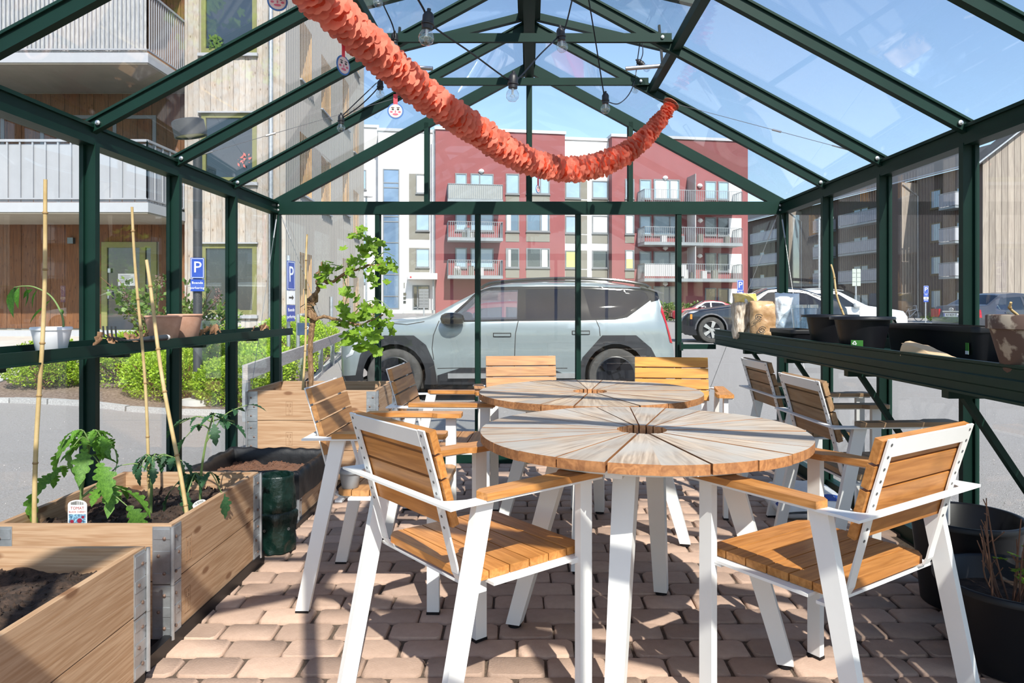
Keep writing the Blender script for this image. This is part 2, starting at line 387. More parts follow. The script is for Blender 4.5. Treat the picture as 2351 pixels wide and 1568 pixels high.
# shelves fixed to the side walls
sh = thing('plant_shelf', 'narrow dark green metal shelf along the left glass wall', 'shelf', (-1.8, 3., 1.0))
mb = MB(); mb.box(-.085, .085, -2.8, 2.2, -.012, -.004); mb.build('shelf_tray', GREEN, sh)
mb = MB(); mb.box(.082, .09, -2.8, 2.2, -.03, .012); mb.box(.082, .1, -2.8, 2.2, -.036, -.03); mb.build('front_lip', GREEN, sh)
mb = MB(); mb.box(-.09, -.082, -2.8, 2.2, -.03, .022); mb.build('back_lip', GREEN, sh)
for y in YS[1:-1]:
    mb = MB(); mb.box(-.1, .05, y - 3.02, y - 2.98, -.055, -.012); mb.build('bracket', GREEN, sh)
st = thing('potting_bench', 'deep dark green metal shelf along the right glass wall on slanting struts', 'shelf', (1.64, 3., 1.0))
mb = MB()
mb.prism([(-.27, .0), (-.255, .0), (-.255, -.11), (-.28, -.11), (-.28, -.102), (-.27, -.1), (-.27, -.075), (-.275, -.07), (-.275, -.045), (-.27, -.04), (-.27, -.012), (-.276, -.008), (-.276, 0)], -2.75, 2.3, Matrix.Rotation(pi / 2, 4, 'X') @ Matrix.Scale(-1, 4, (0, 0, 1)))
mb.build('front_rail', GREEN, st)
mb = MB(); mb.box(.235, .25, -2.75, 2.3, -.11, .0); mb.build('back_rail', GREEN, st)
for k in range(6):
    mb = MB(); x = -.252 + k * .0815; mb.box(x, x + .074, -2.75, 2.3, -.062, -.05); mb.build('deck_slat', GREEN, st)
for y in YS[1:-1]:
    mb = MB(); mb.box(-.26, .25, y - 3.02, y - 2.98, -.138, -.112); mb.build('bracket', GREEN, st)
    mb = MB(); mb.bar((-.2, y - 3, -.13), (.25, y - 3, -.8), .028, .02); mb.build('strut', GREEN, st)
mb = MB(); mb.box(-.51, -.255, 2.33, 2.38, -.15, -.115); mb.box(-.515, -.5, 2.32, 2.385, -.16, -.1); mb.build('end_support', GREEN, st)

# ------------------------------------------------------------------ brick floor
fl = shell('floor')
mb = MB(); mb.box(-W + .02, W - .02, YF, YB, -.09, -.012); mb.build('sand_bed', SAND, fl)
def brick_verts(lx, ly, jit=.004):
    j = lambda: rnd(-jit, jit)
    o = [(-lx / 2 + j(), -ly / 2 + j()), (lx / 2 + j(), -ly / 2 + j()), (lx / 2 + j(), ly / 2 + j()), (-lx / 2 + j(), ly / 2 + j())]
    base = []
    for i, (x, y) in enumerate(o):     # worn corners
        px, py = o[i - 1]; nx, ny = o[(i + 1) % 4]; c = rnd(.13, .22)
        base += [(x + (px - x) * c * (.09 / abs(px - x + py - y)), y + (py - y) * c * (.09 / abs(px - x + py - y))), (x + (nx - x) * c * (.09 / abs(nx - x + ny - y)), y + (ny - y) * c * (.09 / abs(nx - x + ny - y)))]
    rings = []
    for (s, z) in ((1., -.06), (1., -.016), (.98, -.006), (.91, 0.)):
        rings.append([Vector((x * (1 - (1 - s) * ly / lx), y * s, z + (rnd(-.0006, .0012) if z == 0 else 0))) for x, y in base])
    return rings
def brick_into(mb, rings, T):
    n = 8; R = [[mb.bm.verts.new(T @ v) for v in r] for r in rings]
    for a, b in zip(R, R[1:]):
        for k in range(n): mb.bm.faces.new((a[k], a[(k + 1) % n], b[(k + 1) % n], b[k]))
    mb.bm.faces.new(R[-1])
PITCH, LEN = .128, .198
shapes = []
for i in range(10):
    q = MB(); brick_into(q, brick_verts(LEN - .008, PITCH - .0075), Matrix()); shapes.append(q.mesh('brick', BRICK, True, 50))
spots = []; r = 0; y = YF + .1
y = 2.267 - 16 * PITCH + PITCH / 2
while y < YB - .09:
    x = -W + .12 + (.5 * LEN if r % 2 else 0) + rnd(-.02, .02)
    while x < W - .09:
        spots.append((x, y)); x += LEN
    y += PITCH; r += 1
vis = [s for s in spots if s[1] > 2.15 and -1.17 < s[0] and abs(s[0]) < .76 * s[1]]
vis.sort(key=lambda s: s[1]); near = set(vis[:296])
far = MB()
for s in spots:
    T = Matrix.Translation((s[0] + rnd(-.0015, .0015), s[1] + rnd(-.0015, .0015), rnd(-.0025, .002))) @ Euler((rnd(-.008, .008), rnd(-.006, .006), rnd(-.008, .008))).to_matrix().to_4x4()
    if s in near:
        b = link('brick', random.choice(shapes), fl); b.matrix_local = T @ Matrix.Rotation(random.choice((0, pi)), 4, 'Z')
    else: brick_into(far, brick_verts(LEN - .008, PITCH - .0075), T)
o = far.build('far_bricks', BRICKS, fl, True, ang=50); o['kind'] = 'stuff'
mb = MB(); mb.box(-1.245, -1.215, 1.35, 3.3, -.01, .045); mb.box(-1.245, -1.215, 3.75, 5.2, -.01, .03); mb.build('edging_strip', BLACKP, fl)

# ------------------------------------------------------------------ ground outside
def tz(x, y):
    a = lerp([(-30, -.06), (5.6, -.06), (9.6, -.19), (13, -.12), (21, .12), (30, .12), (50, .15), (140, .6)], y)
    if x < -4.6:
        b = lerp([(-30, -.06), (9.2, -.06), (16.3, .45), (60, .7)], y); k = min(1, (-4.6 - x) / 1.2); a = a + (b - a) * k
    return a
xs = sorted(set([-70, -50, -35, -25, -18] + [-14 + .7 * i for i in range(40)] + [16, 19, 24, 30, 38, 50, 70, 100, 140]))
ys = sorted(set([-40, -20, -10, -4, 0, 2, 4, 5.45] + [6 + .6 * i for i in range(36)] + [30, 34, 40, 47, 55, 70, 90, 120, 170]))
mb = MB(); g = [[mb.bm.verts.new((x, y, tz(x, y))) for y in ys] for x in xs]
for i in range(len(xs) - 1):
    for j in range(len(ys) - 1): mb.bm.faces.new((g[i][j], g[i + 1][j], g[i + 1][j + 1], g[i][j + 1]))
for v in mb.bm.verts:
    if -1.7 < v.co.x < 1.7 and -.5 < v.co.y < 5.4: v.co.z = -.2
gr = mb.build('ground', GRAVEL, None, True); gr['kind'] = 'structure'
PEB = mat('loose_stones', (.29, .275, .265), .9, 0, .3, 40, island=.35)
mb = MB()
for k in range(7000):
    d = rnd(0, 1); y = 2.4 + 8 * d * d * 1.0; sgn = random.choice((-1, 1)); x = sgn * rnd(2.0, 2.2 + .75 * y)
    if y > 5.6 and random.random() < .5: x = rnd(-2.5, 6)
    if x < -2.9 and y > 9: continue
    s = rnd(.003, .008); z = tz(x, y); T = Matrix.Translation((x, y, z)) @ Euler((rnd(0, 3), rnd(0, 3), rnd(0, 3))).to_matrix().to_4x4() @ Matrix.Diagonal((s, s * rnd(.6, 1), s * rnd(.5, .8), 1))
    vs = [T @ Vector(v) for v in ((1, 0, 0), (-1, 0, 0), (0, 1, 0), (0, -1, 0), (0, 0, 1), (0, 0, -1))]
    mb._add(vs, [(0, 2, 4), (2, 1, 4), (1, 3, 4), (3, 0, 4), (2, 0, 5), (1, 2, 5), (3, 1, 5), (0, 3, 5)])
o = mb.build('loose_gravel', PEB, None); tag(o, 'loose grey gravel stones scattered over the yard around the greenhouse', 'gravel', None, 'stuff')
# ------------------------------------------------------------------ chairs
WHITE = mat('white_powder_coat', (.78, .775, .75), .42, 0, .04, 5)
GOLD = wood('oiled_oak_gold', (.60, .262, .072), (.38, .145, .032), 'X', 15, .42, .1, .12, (.3, .13, .03), .68)
GOLDY = wood('oiled_oak_honey', (.62, .31, .045), (.46, .19, .025), 'X', 11, .42, .06, .1)
TAN = wood('weathered_oak_tan', (.50, .255, .095), (.31, .14, .048), 'X', 11, .5, .1, .12, (.36, .2, .1), .62)
DULL = wood('weathered_oak_dull', (.4, .25, .13), (.27, .15, .07), 'X', 11, .55, .1, .12, (.3, .22, .15), .62)
GOLD2 = wood('oiled_oak_arm', (.58, .27, .085), (.37, .15, .036), 'Y', 15, .42, .1, .12, (.3, .13, .03), .66)
DULL2 = wood('weathered_oak_arm', (.36, .24, .14), (.25, .15, .08), 'Y', 11, .55, .1, .12)
SCREW = mat('dark_screw', (.16, .16, .16), .4, .6)
def chair0():
    t = thing('armchair', 'x', 'chair')
    prof = [(-.066, .85), (-.017, .70), (.022, .56), (.043, .49), (.05, .462), (.062, .442), (.082, .432), (.11, .43), (.46, .43)]
    for sx in (-1, 1):
        x = sx * .195
        mb = MB(); pr = [Vector((0, a, b)) for a, b in prof]
        for p, q in zip(pr, pr[1:]):
            d = (q - p).normalized(); n = Vector((0, d.z, -d.y)) * .006
            mb._add([p + Vector((x - .016, 0, 0)), p + Vector((x + .016, 0, 0)), q + Vector((x + .016, 0, 0)), q + Vector((x - .016, 0, 0)),
                     p + n + Vector((x - .016, 0, 0)), p + n + Vector((x + .016, 0, 0)), q + n + Vector((x + .016, 0, 0)), q + n + Vector((x - .016, 0, 0))],
                    [(0, 1, 2, 3), (7, 6, 5, 4), (0, 4, 5, 1), (2, 6, 7, 3), (1, 5, 6, 2), (3, 7, 4, 0)])
        bk = mb.build('back_strap', WHITE, t)
        if sx < 0: mb = MB(); mb.lathe([(0, 0), (.0042, 0), (.0042, .0012), (0, .0014)], 8); screw = mb.mesh('screw', SCREW)
        for k in range(9):
            z = .835 - k * .031; y = lerp([(.462, .05), (.56, .022), (.7, -.017), (.85, -.066)], z)
            link('screw', screw, bk, (x, y - .0062, z), (pi / 2 + .31, 0, 0))
        # legs
        mb = MB(); mb.bar((sx * .262, .485, 0.008), (sx * .262, .485, .662), .024, .05, (0, 1, 0)); mb.bevel(.003).build('leg', WHITE, t)
        mb = MB()
        lo = [Vector((sx * .262 + i * .012, y, .008)) for y in (-.085, -.03) for i in (-1, 1)]; hi = [Vector((sx * .262 + i * .012, y, .662)) for y in (.062, .122) for i in (-1, 1)]
        mb._add(lo + hi, [(0, 1, 3, 2), (4, 6, 7, 5), (0, 4, 5, 1), (1, 5, 7, 3), (3, 7, 6, 2), (2, 6, 4, 0)]); mb.bevel(.003).build('leg', WHITE, t)
        for yy in (.485, -.0575):
            mb = MB(); mb.box(sx * .262 - .0135, sx * .262 + .0135, yy - .027, yy + .027, 0, .01); mb.build('foot_cap', BLACKP, t)
        # seat bearer joining the legs
        mb = MB(); mb.box(min(sx * .2, sx * .262), max(sx * .2, sx * .262), .13, .49, .427, .435); mb.build('seat_bearer', WHITE, t)
        # arm: wood on the steel plate, broader at the front
        ar = [(sx * .302, .075), (sx * .302, .53), (sx * .292, .54), (sx * .222, .54), (sx * .212, .53), (sx * .212, .425), (sx * .235, .395), (sx * .245, .09), (sx * .26, .07)]
        mb = MB(); mb.prism(ar if sx < 0 else ar[::-1], .668, .687); mb.bevel(.004, 2).build('armrest', GOLD2, t)
    mb = MB()   # bent steel band: two arms and the bar behind the back
    mb.prism([(-.298, .53), (-.298, .01), (-.304, -.048), (.304, -.048), (.298, .01), (.298, .53), (.25, .53), (.256, .04), (.236, -.01), (.226, -.022), (-.226, -.022), (-.236, -.01), (-.256, .04), (-.25, .53)], .661, .668)
    mb.build('arm_band', WHITE, t)
    mb = MB(); T = Matrix.Translation((0, -.0660, .848)) @ Matrix.Rotation(.316, 4, 'X')
    mb.box(-.18, .18, -.006, 0, -.046, .0, T); mb.build('back_plate', WHITE, t)
    for z0, z1 in ((.419, .427),):
        for y in (.09, .45): mb = MB(); mb.box(-.26, .26, y - .015, y + .015, z0, z1); mb.build('seat_rail', WHITE, t)
    for k in range(4):
        T = Matrix.Translation((0, lerp([(.46, .05), (.56, .022), (.7, -.017), (.86, -.069)], .815 - .0655 * k), .815 - .0655 * k)) @ Matrix.Rotation(.30, 4, 'X')
        mb = MB(); mb.box(-.222, .222, .004, .026, -.0302, .0302, T); mb.bevel(.004, 2).build('back_slat', GOLD, t)
    for k in range(6):
        y = .062 + k * .0765; w = .232 if k not in (0,) else .2
        mb = MB()
        if k == 5: mb.prism([(-w, y), (w, y), (w, y + .05), (w - .03, y + .0725), (-w + .03, y + .0725), (-w, y + .05)], .436, .458)
        elif k == 0: mb.prism([(-.2, y + .01), (.2, y + .01), (.232, y + .04), (.232, y + .0725), (-.232, y + .0725), (-.232, y + .04)], .436, .458)
        else: mb.box(-w, w, y, y + .0715, .436, .458)
        mb.bevel(.004, 2).build('seat_slat', GOLD, t)
    return t
chair = chair0(); chair.scale = (1, .92, 1)
def seat_at(x, y, fx, fy): return (x, y, 0), atan2(fy, fx) - pi / 2
chairs = [
    ((-.352, 2.025), (.772, .636), 'golden oak armchair in the left foreground, seen from behind, facing the front table', None),
    ((.99, 1.875), (-.567, .824), 'golden oak armchair in the right foreground, seen from behind, turned towards the front table', None),
    ((-.805, 3.0), (1, -.02), 'brown oak armchair beside the raised beds, left of the front table', {'oiled_oak_gold': TAN, 'oiled_oak_arm': GOLD2}),
    ((-.655, 3.86), (1, -.04), 'brown oak armchair left of the rear table, in front of the silver car', {'oiled_oak_gold': TAN, 'oiled_oak_arm': GOLD2}),
    ((-.05, 4.54), (.10, -1), 'pale oak armchair behind the rear table, facing us, left of the yellow one', {'oiled_oak_gold': TAN}),
    ((.875, 4.42), (-.13, -1), 'bright yellow oak armchair behind the rear table, facing us', {'oiled_oak_gold': GOLDY}),
    ((1.385, 4.25), (1, .04), 'dull oak armchair turned to the right glass wall, the farther one under the bench', {'oiled_oak_gold': DULL, 'oiled_oak_arm': DULL2}),
    ((1.275, 3.25), (1, .06), 'dull oak armchair turned to the right glass wall, the nearer one behind the front table', {'oiled_oak_gold': DULL, 'oiled_oak_arm': DULL2}),
]
for i, ((x, y), (fx, fy), lab, mm) in enumerate(chairs):
    loc, rz = seat_at(x, y, fx, fy)
    if i == 0: chair.location = loc; chair.rotation_euler = (0, 0, rz); chair['label'] = lab; chair['group'] = 'slatted armchairs around the two tables'
    else: dup(chair, loc, rz, lab, 'slatted armchairs around the two tables', mm)

# ------------------------------------------------------------------ round tables
TOPW = wood('weathered_table_oak', (.54, .43, .32), (.25, .18, .125), 'X', 14, .6, .13, .25, (.40, .37, .325), .5, spec=.35)
TOPE = wood('cut_oak_edge', (.42, .195, .075), (.24, .10, .04), 'X', 14, .6, .15, .2)
TOPW2 = wood('weathered_table_oak_pale', (.55, .43, .30), (.28, .195, .125), 'X', 14, .6, .13, .25, (.34, .31, .275), .56, spec=.35)
R0, R1, NW = .085, .555, 24
def wedge(gap):
    mb = MB(); a = pi / NW; zt, zb = .742, .712; poly = []
    ga, gb = gap / 2, gap / 2
    yi, yo = R0 * sin(a) - ga, R1 * sin(a) - gb
    poly = [(R0, -yi), (R0, yi)] + [(R1 * cos(t), R1 * sin(t) - gb * (1 if t > 0 else -1)) for t in (a, a * .5, 0.0001, -a * .5, -a)]
    poly = [(x, y if i != 4 else 0) for i, (x, y) in enumerate(poly)]
    mb.prism(poly, zb, zt); mb.bevel(.003, 1, 50)
    me = mb.mesh('plank', TOPW); me.materials.append(TOPE)
    for p in me.polygons:
        if abs(p.normal.z) < .5: p.material_index = 1
    return me
w_tight, w_open = wedge(.0022), wedge(.008)
def table0():
    t = thing('round_table', 'x', 'table')
    for k in range(NW):
        link('plank', w_open if k % 3 == 0 else w_tight, t, (0, 0, rnd(-.0012, .0012)), (rnd(-.006, .006), 0, 2 * pi * (k + .5) / NW))
    mb = MB()
    prof = [(.47, .69), (.478, .69), (.478, .711), (.47, .711), (.47, .69)]; mb.lathe(prof, 48); mb.build('apron', WHITE, t, True, ang=30)
    mb = MB()
    for k in range(4): 
        a = k * pi / 2 + radians(-14.5); mb.bar((cos(a) * .1, sin(a) * .1, .695), (cos(a) * .475, sin(a) * .475, .695), .05, .03)
    mb.lathe([(0, .68), (.14, .68), (.14, .711), (0, .711)], 24); mb.build('cross_frame', WHITE, t)
    for k in range(4):
        a = k * pi / 2 + radians(-14.5); u = Vector((cos(a), sin(a), 0)); v = Vector((-sin(a), cos(a), 0))
        lo, hi = u * .465 + Vector((0, 0, .014)), u * .27 + Vector((0, 0, .69)); mb = MB()
        mb._add([lo + u * i * .026 + v * j * .026 for i, j in ((-1, -1), (1, -1), (1, 1), (-1, 1))] + [hi + u * i * .036 + v * j * .036 for i, j in ((-1, -1), (1, -1), (1, 1), (-1, 1))],
                [(0, 3, 2, 1), (4, 5, 6, 7), (0, 1, 5, 4), (1, 2, 6, 5), (2, 3, 7, 6), (3, 0, 4, 7)])
        lg = mb.bevel(.004, 1).build('leg', WHITE, t)
        mb = MB(); mb.lathe([(0, 0), (.024, 0), (.024, .012), (.012, .016)], 16, c=tuple(u * .465)); mb.build('foot', BLACKP, lg, True)
    return t
tab = table0(); tab.location = (.388, 2.476, 0); tab.rotation_euler = (0, 0, radians(-4))
tag(tab, 'round table with a weathered grey plank top, the nearer of the two', 'table', 'round plank tables')
dup(tab, (.305, 3.6, 0), radians(3), 'round table with a pale plank top, the farther one in front of the yellow chair', 'round plank tables', {'weathered_table_oak': TOPW2})
# ------------------------------------------------------------------ raised beds of pallet collars
PINEX = wood('raw_pine_x', (.55, .365, .225), (.39, .22, .115), 'X', 20, .65, .07, .2, None, .6, .9, 20)
PINEY = wood('raw_pine_y', (.53, .35, .215), (.37, .21, .108), 'Y', 20, .65, .07, .2, None, .6, .9, 20)
SOIL = mat('potting_soil', (.026, .015, .010), .98, 0, .5, 30, bump=1., bs=70, col2=(.055, .032, .021), detail=12)
SOILB = mat('sunlit_soil', (.22, .10, .055), .98, 0, .4, 30, bump=1., bs=70, col2=(.09, .045, .028), detail=12)  # lighter, redder copy of the potting soil: sunlight put into its colour
FABRIC = mat('black_weed_fabric', (.008, .008, .009), .5, 0, .3, 20, bump=.4, bs=14)
INK = mat('burnt_stamp', (.3, .17, .09), .8)
def soil(parent, x0, x1, y0, y1, z, m, amp=.026, lump=900):
    mb = MB()
    from mathutils import noise as ns
    def fn(u, v):
        x, y = x0 + (x1 - x0) * u, y0 + (y1 - y0) * v
        return Vector((x, y, z + amp * ns.fractal(Vector((x * 9, y * 9, z * 5)), 1., 2., 4)))
    mb.grid(fn, 46, 46); o = mb.build('soil', m, parent, True, ang=180)
    mb = MB()
    for k in range(lump):
        x, y = rnd(x0, x1), rnd(y0, y1); s = rnd(.003, .011); p = fn((x - x0) / (x1 - x0), (y - y0) / (y1 - y0))
        T = Matrix.Translation(p) @ Euler((rnd(0, 3), rnd(0, 3), rnd(0, 3))).to_matrix().to_4x4() @ Matrix.Diagonal((s * rnd(.7, 1.6), s, s * .7, 1))
        mb._add([T @ Vector(v) for v in ((1, 0, 0), (-1, 0, 0), (0, 1, 0), (0, -1, 0), (0, 0, 1), (0, 0, -1))], [(0, 2, 4), (2, 1, 4), (1, 3, 4), (3, 0, 4), (2, 0, 5), (1, 2, 5), (3, 1, 5), (0, 3, 5)])
    mb.build('soil_crumbs', m, o)['kind'] = 'stuff'
    return o
def stamp(parent, T):
    """burnt treatment mark: a frame with lettering"""
    mb = MB()
    for (a, b, c, d) in ((-.021, .021, .042, .044), (-.021, .021, -.044, -.042), (-.021, -.0195, -.044, .044), (.0195, .021, -.044, .044), (-.001, .0005, -.044, .01)):
        mb.box(a, b, c, d, -.0004, .0004)
    o = mb.build('burnt_stamp', INK, parent); o.matrix_local = T
    for (s, x, y, z) in (('HT', .009, -.018, .012), ('IPPC', -.009, .02, .011), ('80 60', .009, .02, .011)):
        t_ = text(s, 'stamp_lettering', INK, o, (x, y, 0), (0, 0, pi / 2), z, .0004)
def hinge(parent, cx, cy, ax, ay, z0, z1):
    """folded steel corner: two ribbed leaves and the pin barrel; ax, ay = which corner (+-1)"""
    mb = MB(); t = .0025
    for (dx, dy) in ((1, 0), (0, 1)):
        for zz in range(5):
            za = z0 + .005 + (z1 - z0 - .01) * zz / 5; zb = za + (z1 - z0 - .01) / 5 - .0035; o = .0015 if zz % 2 else .0045
            if dx: mb.box(min(cx, cx - ax * .06), max(cx, cx - ax * .06), min(cy + ay * .0, cy + ay * o), max(cy, cy + ay * o), za, zb)
            else: mb.box(min(cx, cx + ax * o), max(cx, cx + ax * o), min(cy, cy - ay * .06), max(cy, cy - ay * .06), za, zb)
        if dx: mb.box(min(cx - ax * .004, cx - ax * .064), max(cx - ax * .004, cx - ax * .064), min(cy, cy + ay * t), max(cy, cy + ay * t), z0, z1)
        else: mb.box(min(cx, cx + ax * t), max(cx, cx + ax * t), min(cy - ay * .004, cy - ay * .064), max(cy - ay * .004, cy - ay * .064), z0, z1)
    mb.tube([(cx + ax * .006, cy + ay * .006, z0), (cx + ax * .006, cy + ay * .006, z1)], .007, 10)
    mb.bevel(.001)
    h = mb.build('corner_hinge', ZINC, parent)
    mb = MB()
    for k in range(3):
        z = z0 + (z1 - z0) * (.2 + .3 * k)
        mb.lathe([(0, 0), (.006, 0), (.006, .003), (0, .006)], 8, Matrix.Translation((cx + ax * .004, cy - ay * (.022 + .02 * (k % 2)), z)) @ Matrix.Rotation(pi / 2 * ax, 4, 'Y'))
        mb.lathe([(0, 0), (.006, 0), (.006, .003), (0, .006)], 8, Matrix.Translation((cx - ax * (.022 + .02 * (k % 2)), cy + ay * .004, z)) @ Matrix.Rotation(-pi / 2 * ay, 4, 'X'))
    mb.build('rivet', mat('rusty_rivet', (.2, .13, .1), .6, .5) if 'rusty_rivet' not in MATS else MATS['rusty_rivet'], h)
def bed(label, x0, x1, y0, y1, tiers, z0=.03, soilz=None, soilm=None, stamps=(), ht=.193):
    b = thing('raised_bed', label, 'planter', ((x0 + x1) / 2, (y0 + y1) / 2, 0), 0, 'raised beds of pallet collars')
    X, Y, t = (x1 - x0) / 2, (y1 - y0) / 2, .02
    for k in range(tiers):
        za = z0 + k * (ht + .004)
        for s in (-1, 1):
            mb = MB(); mb.box(-X, X, min(s * Y, s * (Y - t)), max(s * Y, s * (Y - t)), za, za + ht); mb.bevel(.003).build('board', PINEX, b)
            mb = MB(); mb.box(min(s * X, s * (X - t)), max(s * X, s * (X - t)), -Y + t, Y - t, za, za + ht); mb.bevel(.003).build('board', PINEY, b)
        for sx in (-1, 1):
            for sy in (-1, 1): hinge(b, sx * X, sy * Y, sx, sy, za - .012 if k else za, za + ht - .006)
    mb = MB(); mb.box(-X + .0, X - .0, -Y + .0, Y - .0, .0, z0); mb.build('base_liner', FABRIC, b)
    if soilz: soil(b, -X + t, X - t, -Y + t, Y - t, soilz, soilm or SOIL)
    for (side, u, z) in stamps:
        if side == 'x': T = Matrix.Translation((X + .0004, u, z)) @ Matrix.Rotation(pi / 2, 4, 'Z') @ Matrix.Rotation(pi / 2, 4, 'X')
        else: T = Matrix.Translation((u, -Y - .0004, z)) @ Matrix.Rotation(pi / 2, 4, 'X')
        stamp(b, T)
    return b
bed('low pine raised bed of bare soil in the left foreground corner', -1.80, -1.195, 1.42, 2.235, 2, soilz=.345, stamps=(('x', -.12, .15),))
bed('pine raised bed with tomato plants, second from the front', -1.83, -1.222, 2.455, 3.245, 2, soilz=.345, stamps=(('x', -.27, .3), ('x', -.28, .12)))
b4 = bed('tall pine raised bed with the grape vine in the back left corner', -1.84, -1.0, 4.70, 5.30, 3, soilz=.52, stamps=(('y', -.15, .5), ('y', -.15, .3)))
# low bed lined with black cloth
b3 = bed('low pine bed lined with crumpled black cloth between the tomato bed and the tall planter', -1.85, -1.235, 3.83, 4.47, 1, soilz=.2, soilm=SOILB)
from mathutils import noise as ns
mb = MB(); N_ = 160
def rim(t):
    X, Y = .31, .323; p = (t % 1) * 4; s = int(p); f = (p - s) * 2 - 1
    return [(f * X, -Y), (X, f * Y), (-f * X, Y), (-X, -f * Y)][s]
def cloth(u, v):
    x, y = rim(u); w = ns.noise(Vector((x * 7, y * 7, v * 2))) * .5 + ns.noise(Vector((x * 19, y * 19, v * 4))) * .4
    out = lerp([(0, .86), (.35, .885), (.5, .95), (.62, 1.03), (1, 1.035)], v); z = lerp([(0, .15), (.3, .24), (.45, .29), (.62, .285), (1, .14)], v)
    return Vector((x * out * (1 + .03 * w), y * out * (1 + .03 * w), z + .022 * w * (1 if v > .1 else .2)))
mb.grid(cloth, N_, 12); bmesh.ops.remove_doubles(mb.bm, verts=mb.bm.verts[:], dist=.0004)
mb.build('cloth_liner', FABRIC, b3, True, ang=60)

# ------------------------------------------------------------------ grow bag, small pots
BAG = mat('dark_green_woven_plastic', (.003, .016, .012), .32, 0, .3, 30, bump=.8, bs=26)
t = thing('grow_bag', 'dark green crinkled grow bag standing on the bricks beside the tomato bed', 'bag', (-1.205, 3.43, 0))
mb = MB()
def gb(u, v):
    a = 2 * pi * u; z = lerp([(0, .0), (.04, .0), (.45, .19), (.52, .2), (.85, .37), (1, .30)], v)
    r = lerp([(0, 0), (.05, .082), (.25, .088), (.45, .086), (.5, .078), (.56, .086), (.85, .08), (.88, .074), (1, .068)], v)
    w = 1 + .12 * ns.noise(Vector((cos(a) * 2, sin(a) * 2, z * 14))) + .07 * ns.noise(Vector((cos(a) * 6, sin(a) * 6, z * 40)))
    return Vector((r * w * cos(a), r * w * sin(a), z))
mb.grid(gb, 48, 36); bmesh.ops.remove_doubles(mb.bm, verts=mb.bm.verts[:], dist=.0003); mb.build('sack', BAG, t, True, ang=70)
for a in (-.6, -1.9):
    mb = MB(); mb.lathe([(.003, 0), (.007, 0), (.007, .002), (.003, .002), (.003, 0)], 10, Matrix.Translation((.088 * cos(a), .088 * sin(a), .12)) @ Matrix.Rotation(a, 4, 'Z') @ Matrix.Rotation(pi / 2, 4, 'Y')); mb.build('eyelet', STEEL, t)
mb = MB(); mb.lathe([(0, .3), (.07, .3)], 20); mb.build('soil', SOIL, t)
GREYP = mat('grey_plastic_pot', (.27, .28, .29), .4, 0, .08)
def pot(name, label, loc, r_top, r_bot, h, m, rim=.012, rimh=.03, n=32, group=None, soilm=None, sx=1., sy=1., rz=0, cat='pot', fill=.85):
    t = thing(name, label, cat, loc, rz, group)
    mb = MB(); th = .004
    mb.lathe([(0, .003), (r_bot * .9, 0), (r_bot, .004), (r_top - .001, h - rimh), (r_top - .001 + .0, h - rimh), (r_top + rim, h - rimh * .95), (r_top + rim, h - .003), (r_top + rim - .003, h), (r_top + rim - .012, h), (r_top - .008, h - .008), (r_bot - th, .02), (0, .02)], n, None, (0, 0, 0), sx, sy)
    mb.build('shell', m, t, True, ang=50)
    if soilm:
        rr = r_bot + (r_top - r_bot) * fill - .006; mb = MB(); mb.lathe([(0, h * fill + .004), (rr * .6, h * fill), (rr, h * fill - .003)], n, None, (0, 0, 0), sx, sy); mb.build('soil', soilm, t, True)
    return t
pot('flower_pot', 'small empty grey plastic pot lying on the brown chair seat beside the raised beds', (-.70, 2.81, .458), .042, .032, .075, GREYP, .006, .015)

# ------------------------------------------------------------------ plants
def leaf_mesh(name, outline, m, length=1., fold=.25, droop=.35, wav=.0):
    """leaf of the given half outline (t along the rib, half width), folded along the rib and drooping"""
    mb = MB(); L_, R_, C_ = [], [], []
    for (t, w) in outline:
        z = -droop * t * t; q = wav * sin(t * 19)
        C_.append(mb.bm.verts.new((t * length, 0, z * length)))
        L_.append(mb.bm.verts.new((t * length, w * length, (z + fold * w + q) * length))); R_.append(mb.bm.verts.new((t * length, -w * length, (z + fold * w - q) * length)))
    for i in range(len(outline) - 1):
        for A, sgn in ((L_, 1), (R_, -1)):
            vs = [C_[i], C_[i + 1], A[i + 1], A[i]]
            try: mb.bm.faces.new(vs if sgn > 0 else vs[::-1])
            except ValueError: pass
    bmesh.ops.remove_doubles(mb.bm, verts=mb.bm.verts[:], dist=1e-5)
    return mb.mesh(name, m, True, 80, False)
def leafmat(name, a, b, tl=.45):
    return mat(name, a, .45, 0, .18, 14, rand=.22, col2=b, tl=tl, bump=.25, bs=40)
TOM = leafmat('tomato_leaf', (.10, .25, .03), (.17, .36, .045)); TOM2 = leafmat('dark_tomato_leaf', (.025, .09, .035), (.05, .13, .05), .3)
VINE = leafmat('vine_leaf', (.34, .50, .035), (.18, .36, .03), .45); CHILI = leafmat('chili_leaf', (.06, .19, .02), (.1, .26, .03))
STEM = mat('green_stem', (.16, .24, .07), .5, 0, .2, 20, rand=.1); BARK = mat('vine_bark', (.22, .115, .05), .85, 0, .4, 40, bump=.8, bs=70, col2=(.32, .2, .11), vmap=(3, 3, .6))
BAMBOO = mat('bamboo', (.50, .35, .15), .4, 0, .15, 12, rand=.08, col2=(.56, .42, .21)); NODE = mat('bamboo_node', (.32, .2, .08), .6)
tom_out = [(0, .0), (.06, .1), (.12, .12), (.16, .07), (.24, .2), (.3, .24), (.33, .15), (.42, .3), (.5, .3), (.52, .17), (.62, .25), (.7, .22), (.72, .13), (.82, .15), (.9, .09), (1, 0)]
tomL = [leaf_mesh('leaflet', [(t, w * k) for t, w in tom_out], TOM, 1., f, d) for k, f, d in ((1., .3, .5), (.85, .5, .25), (1.1, .2, .8))]
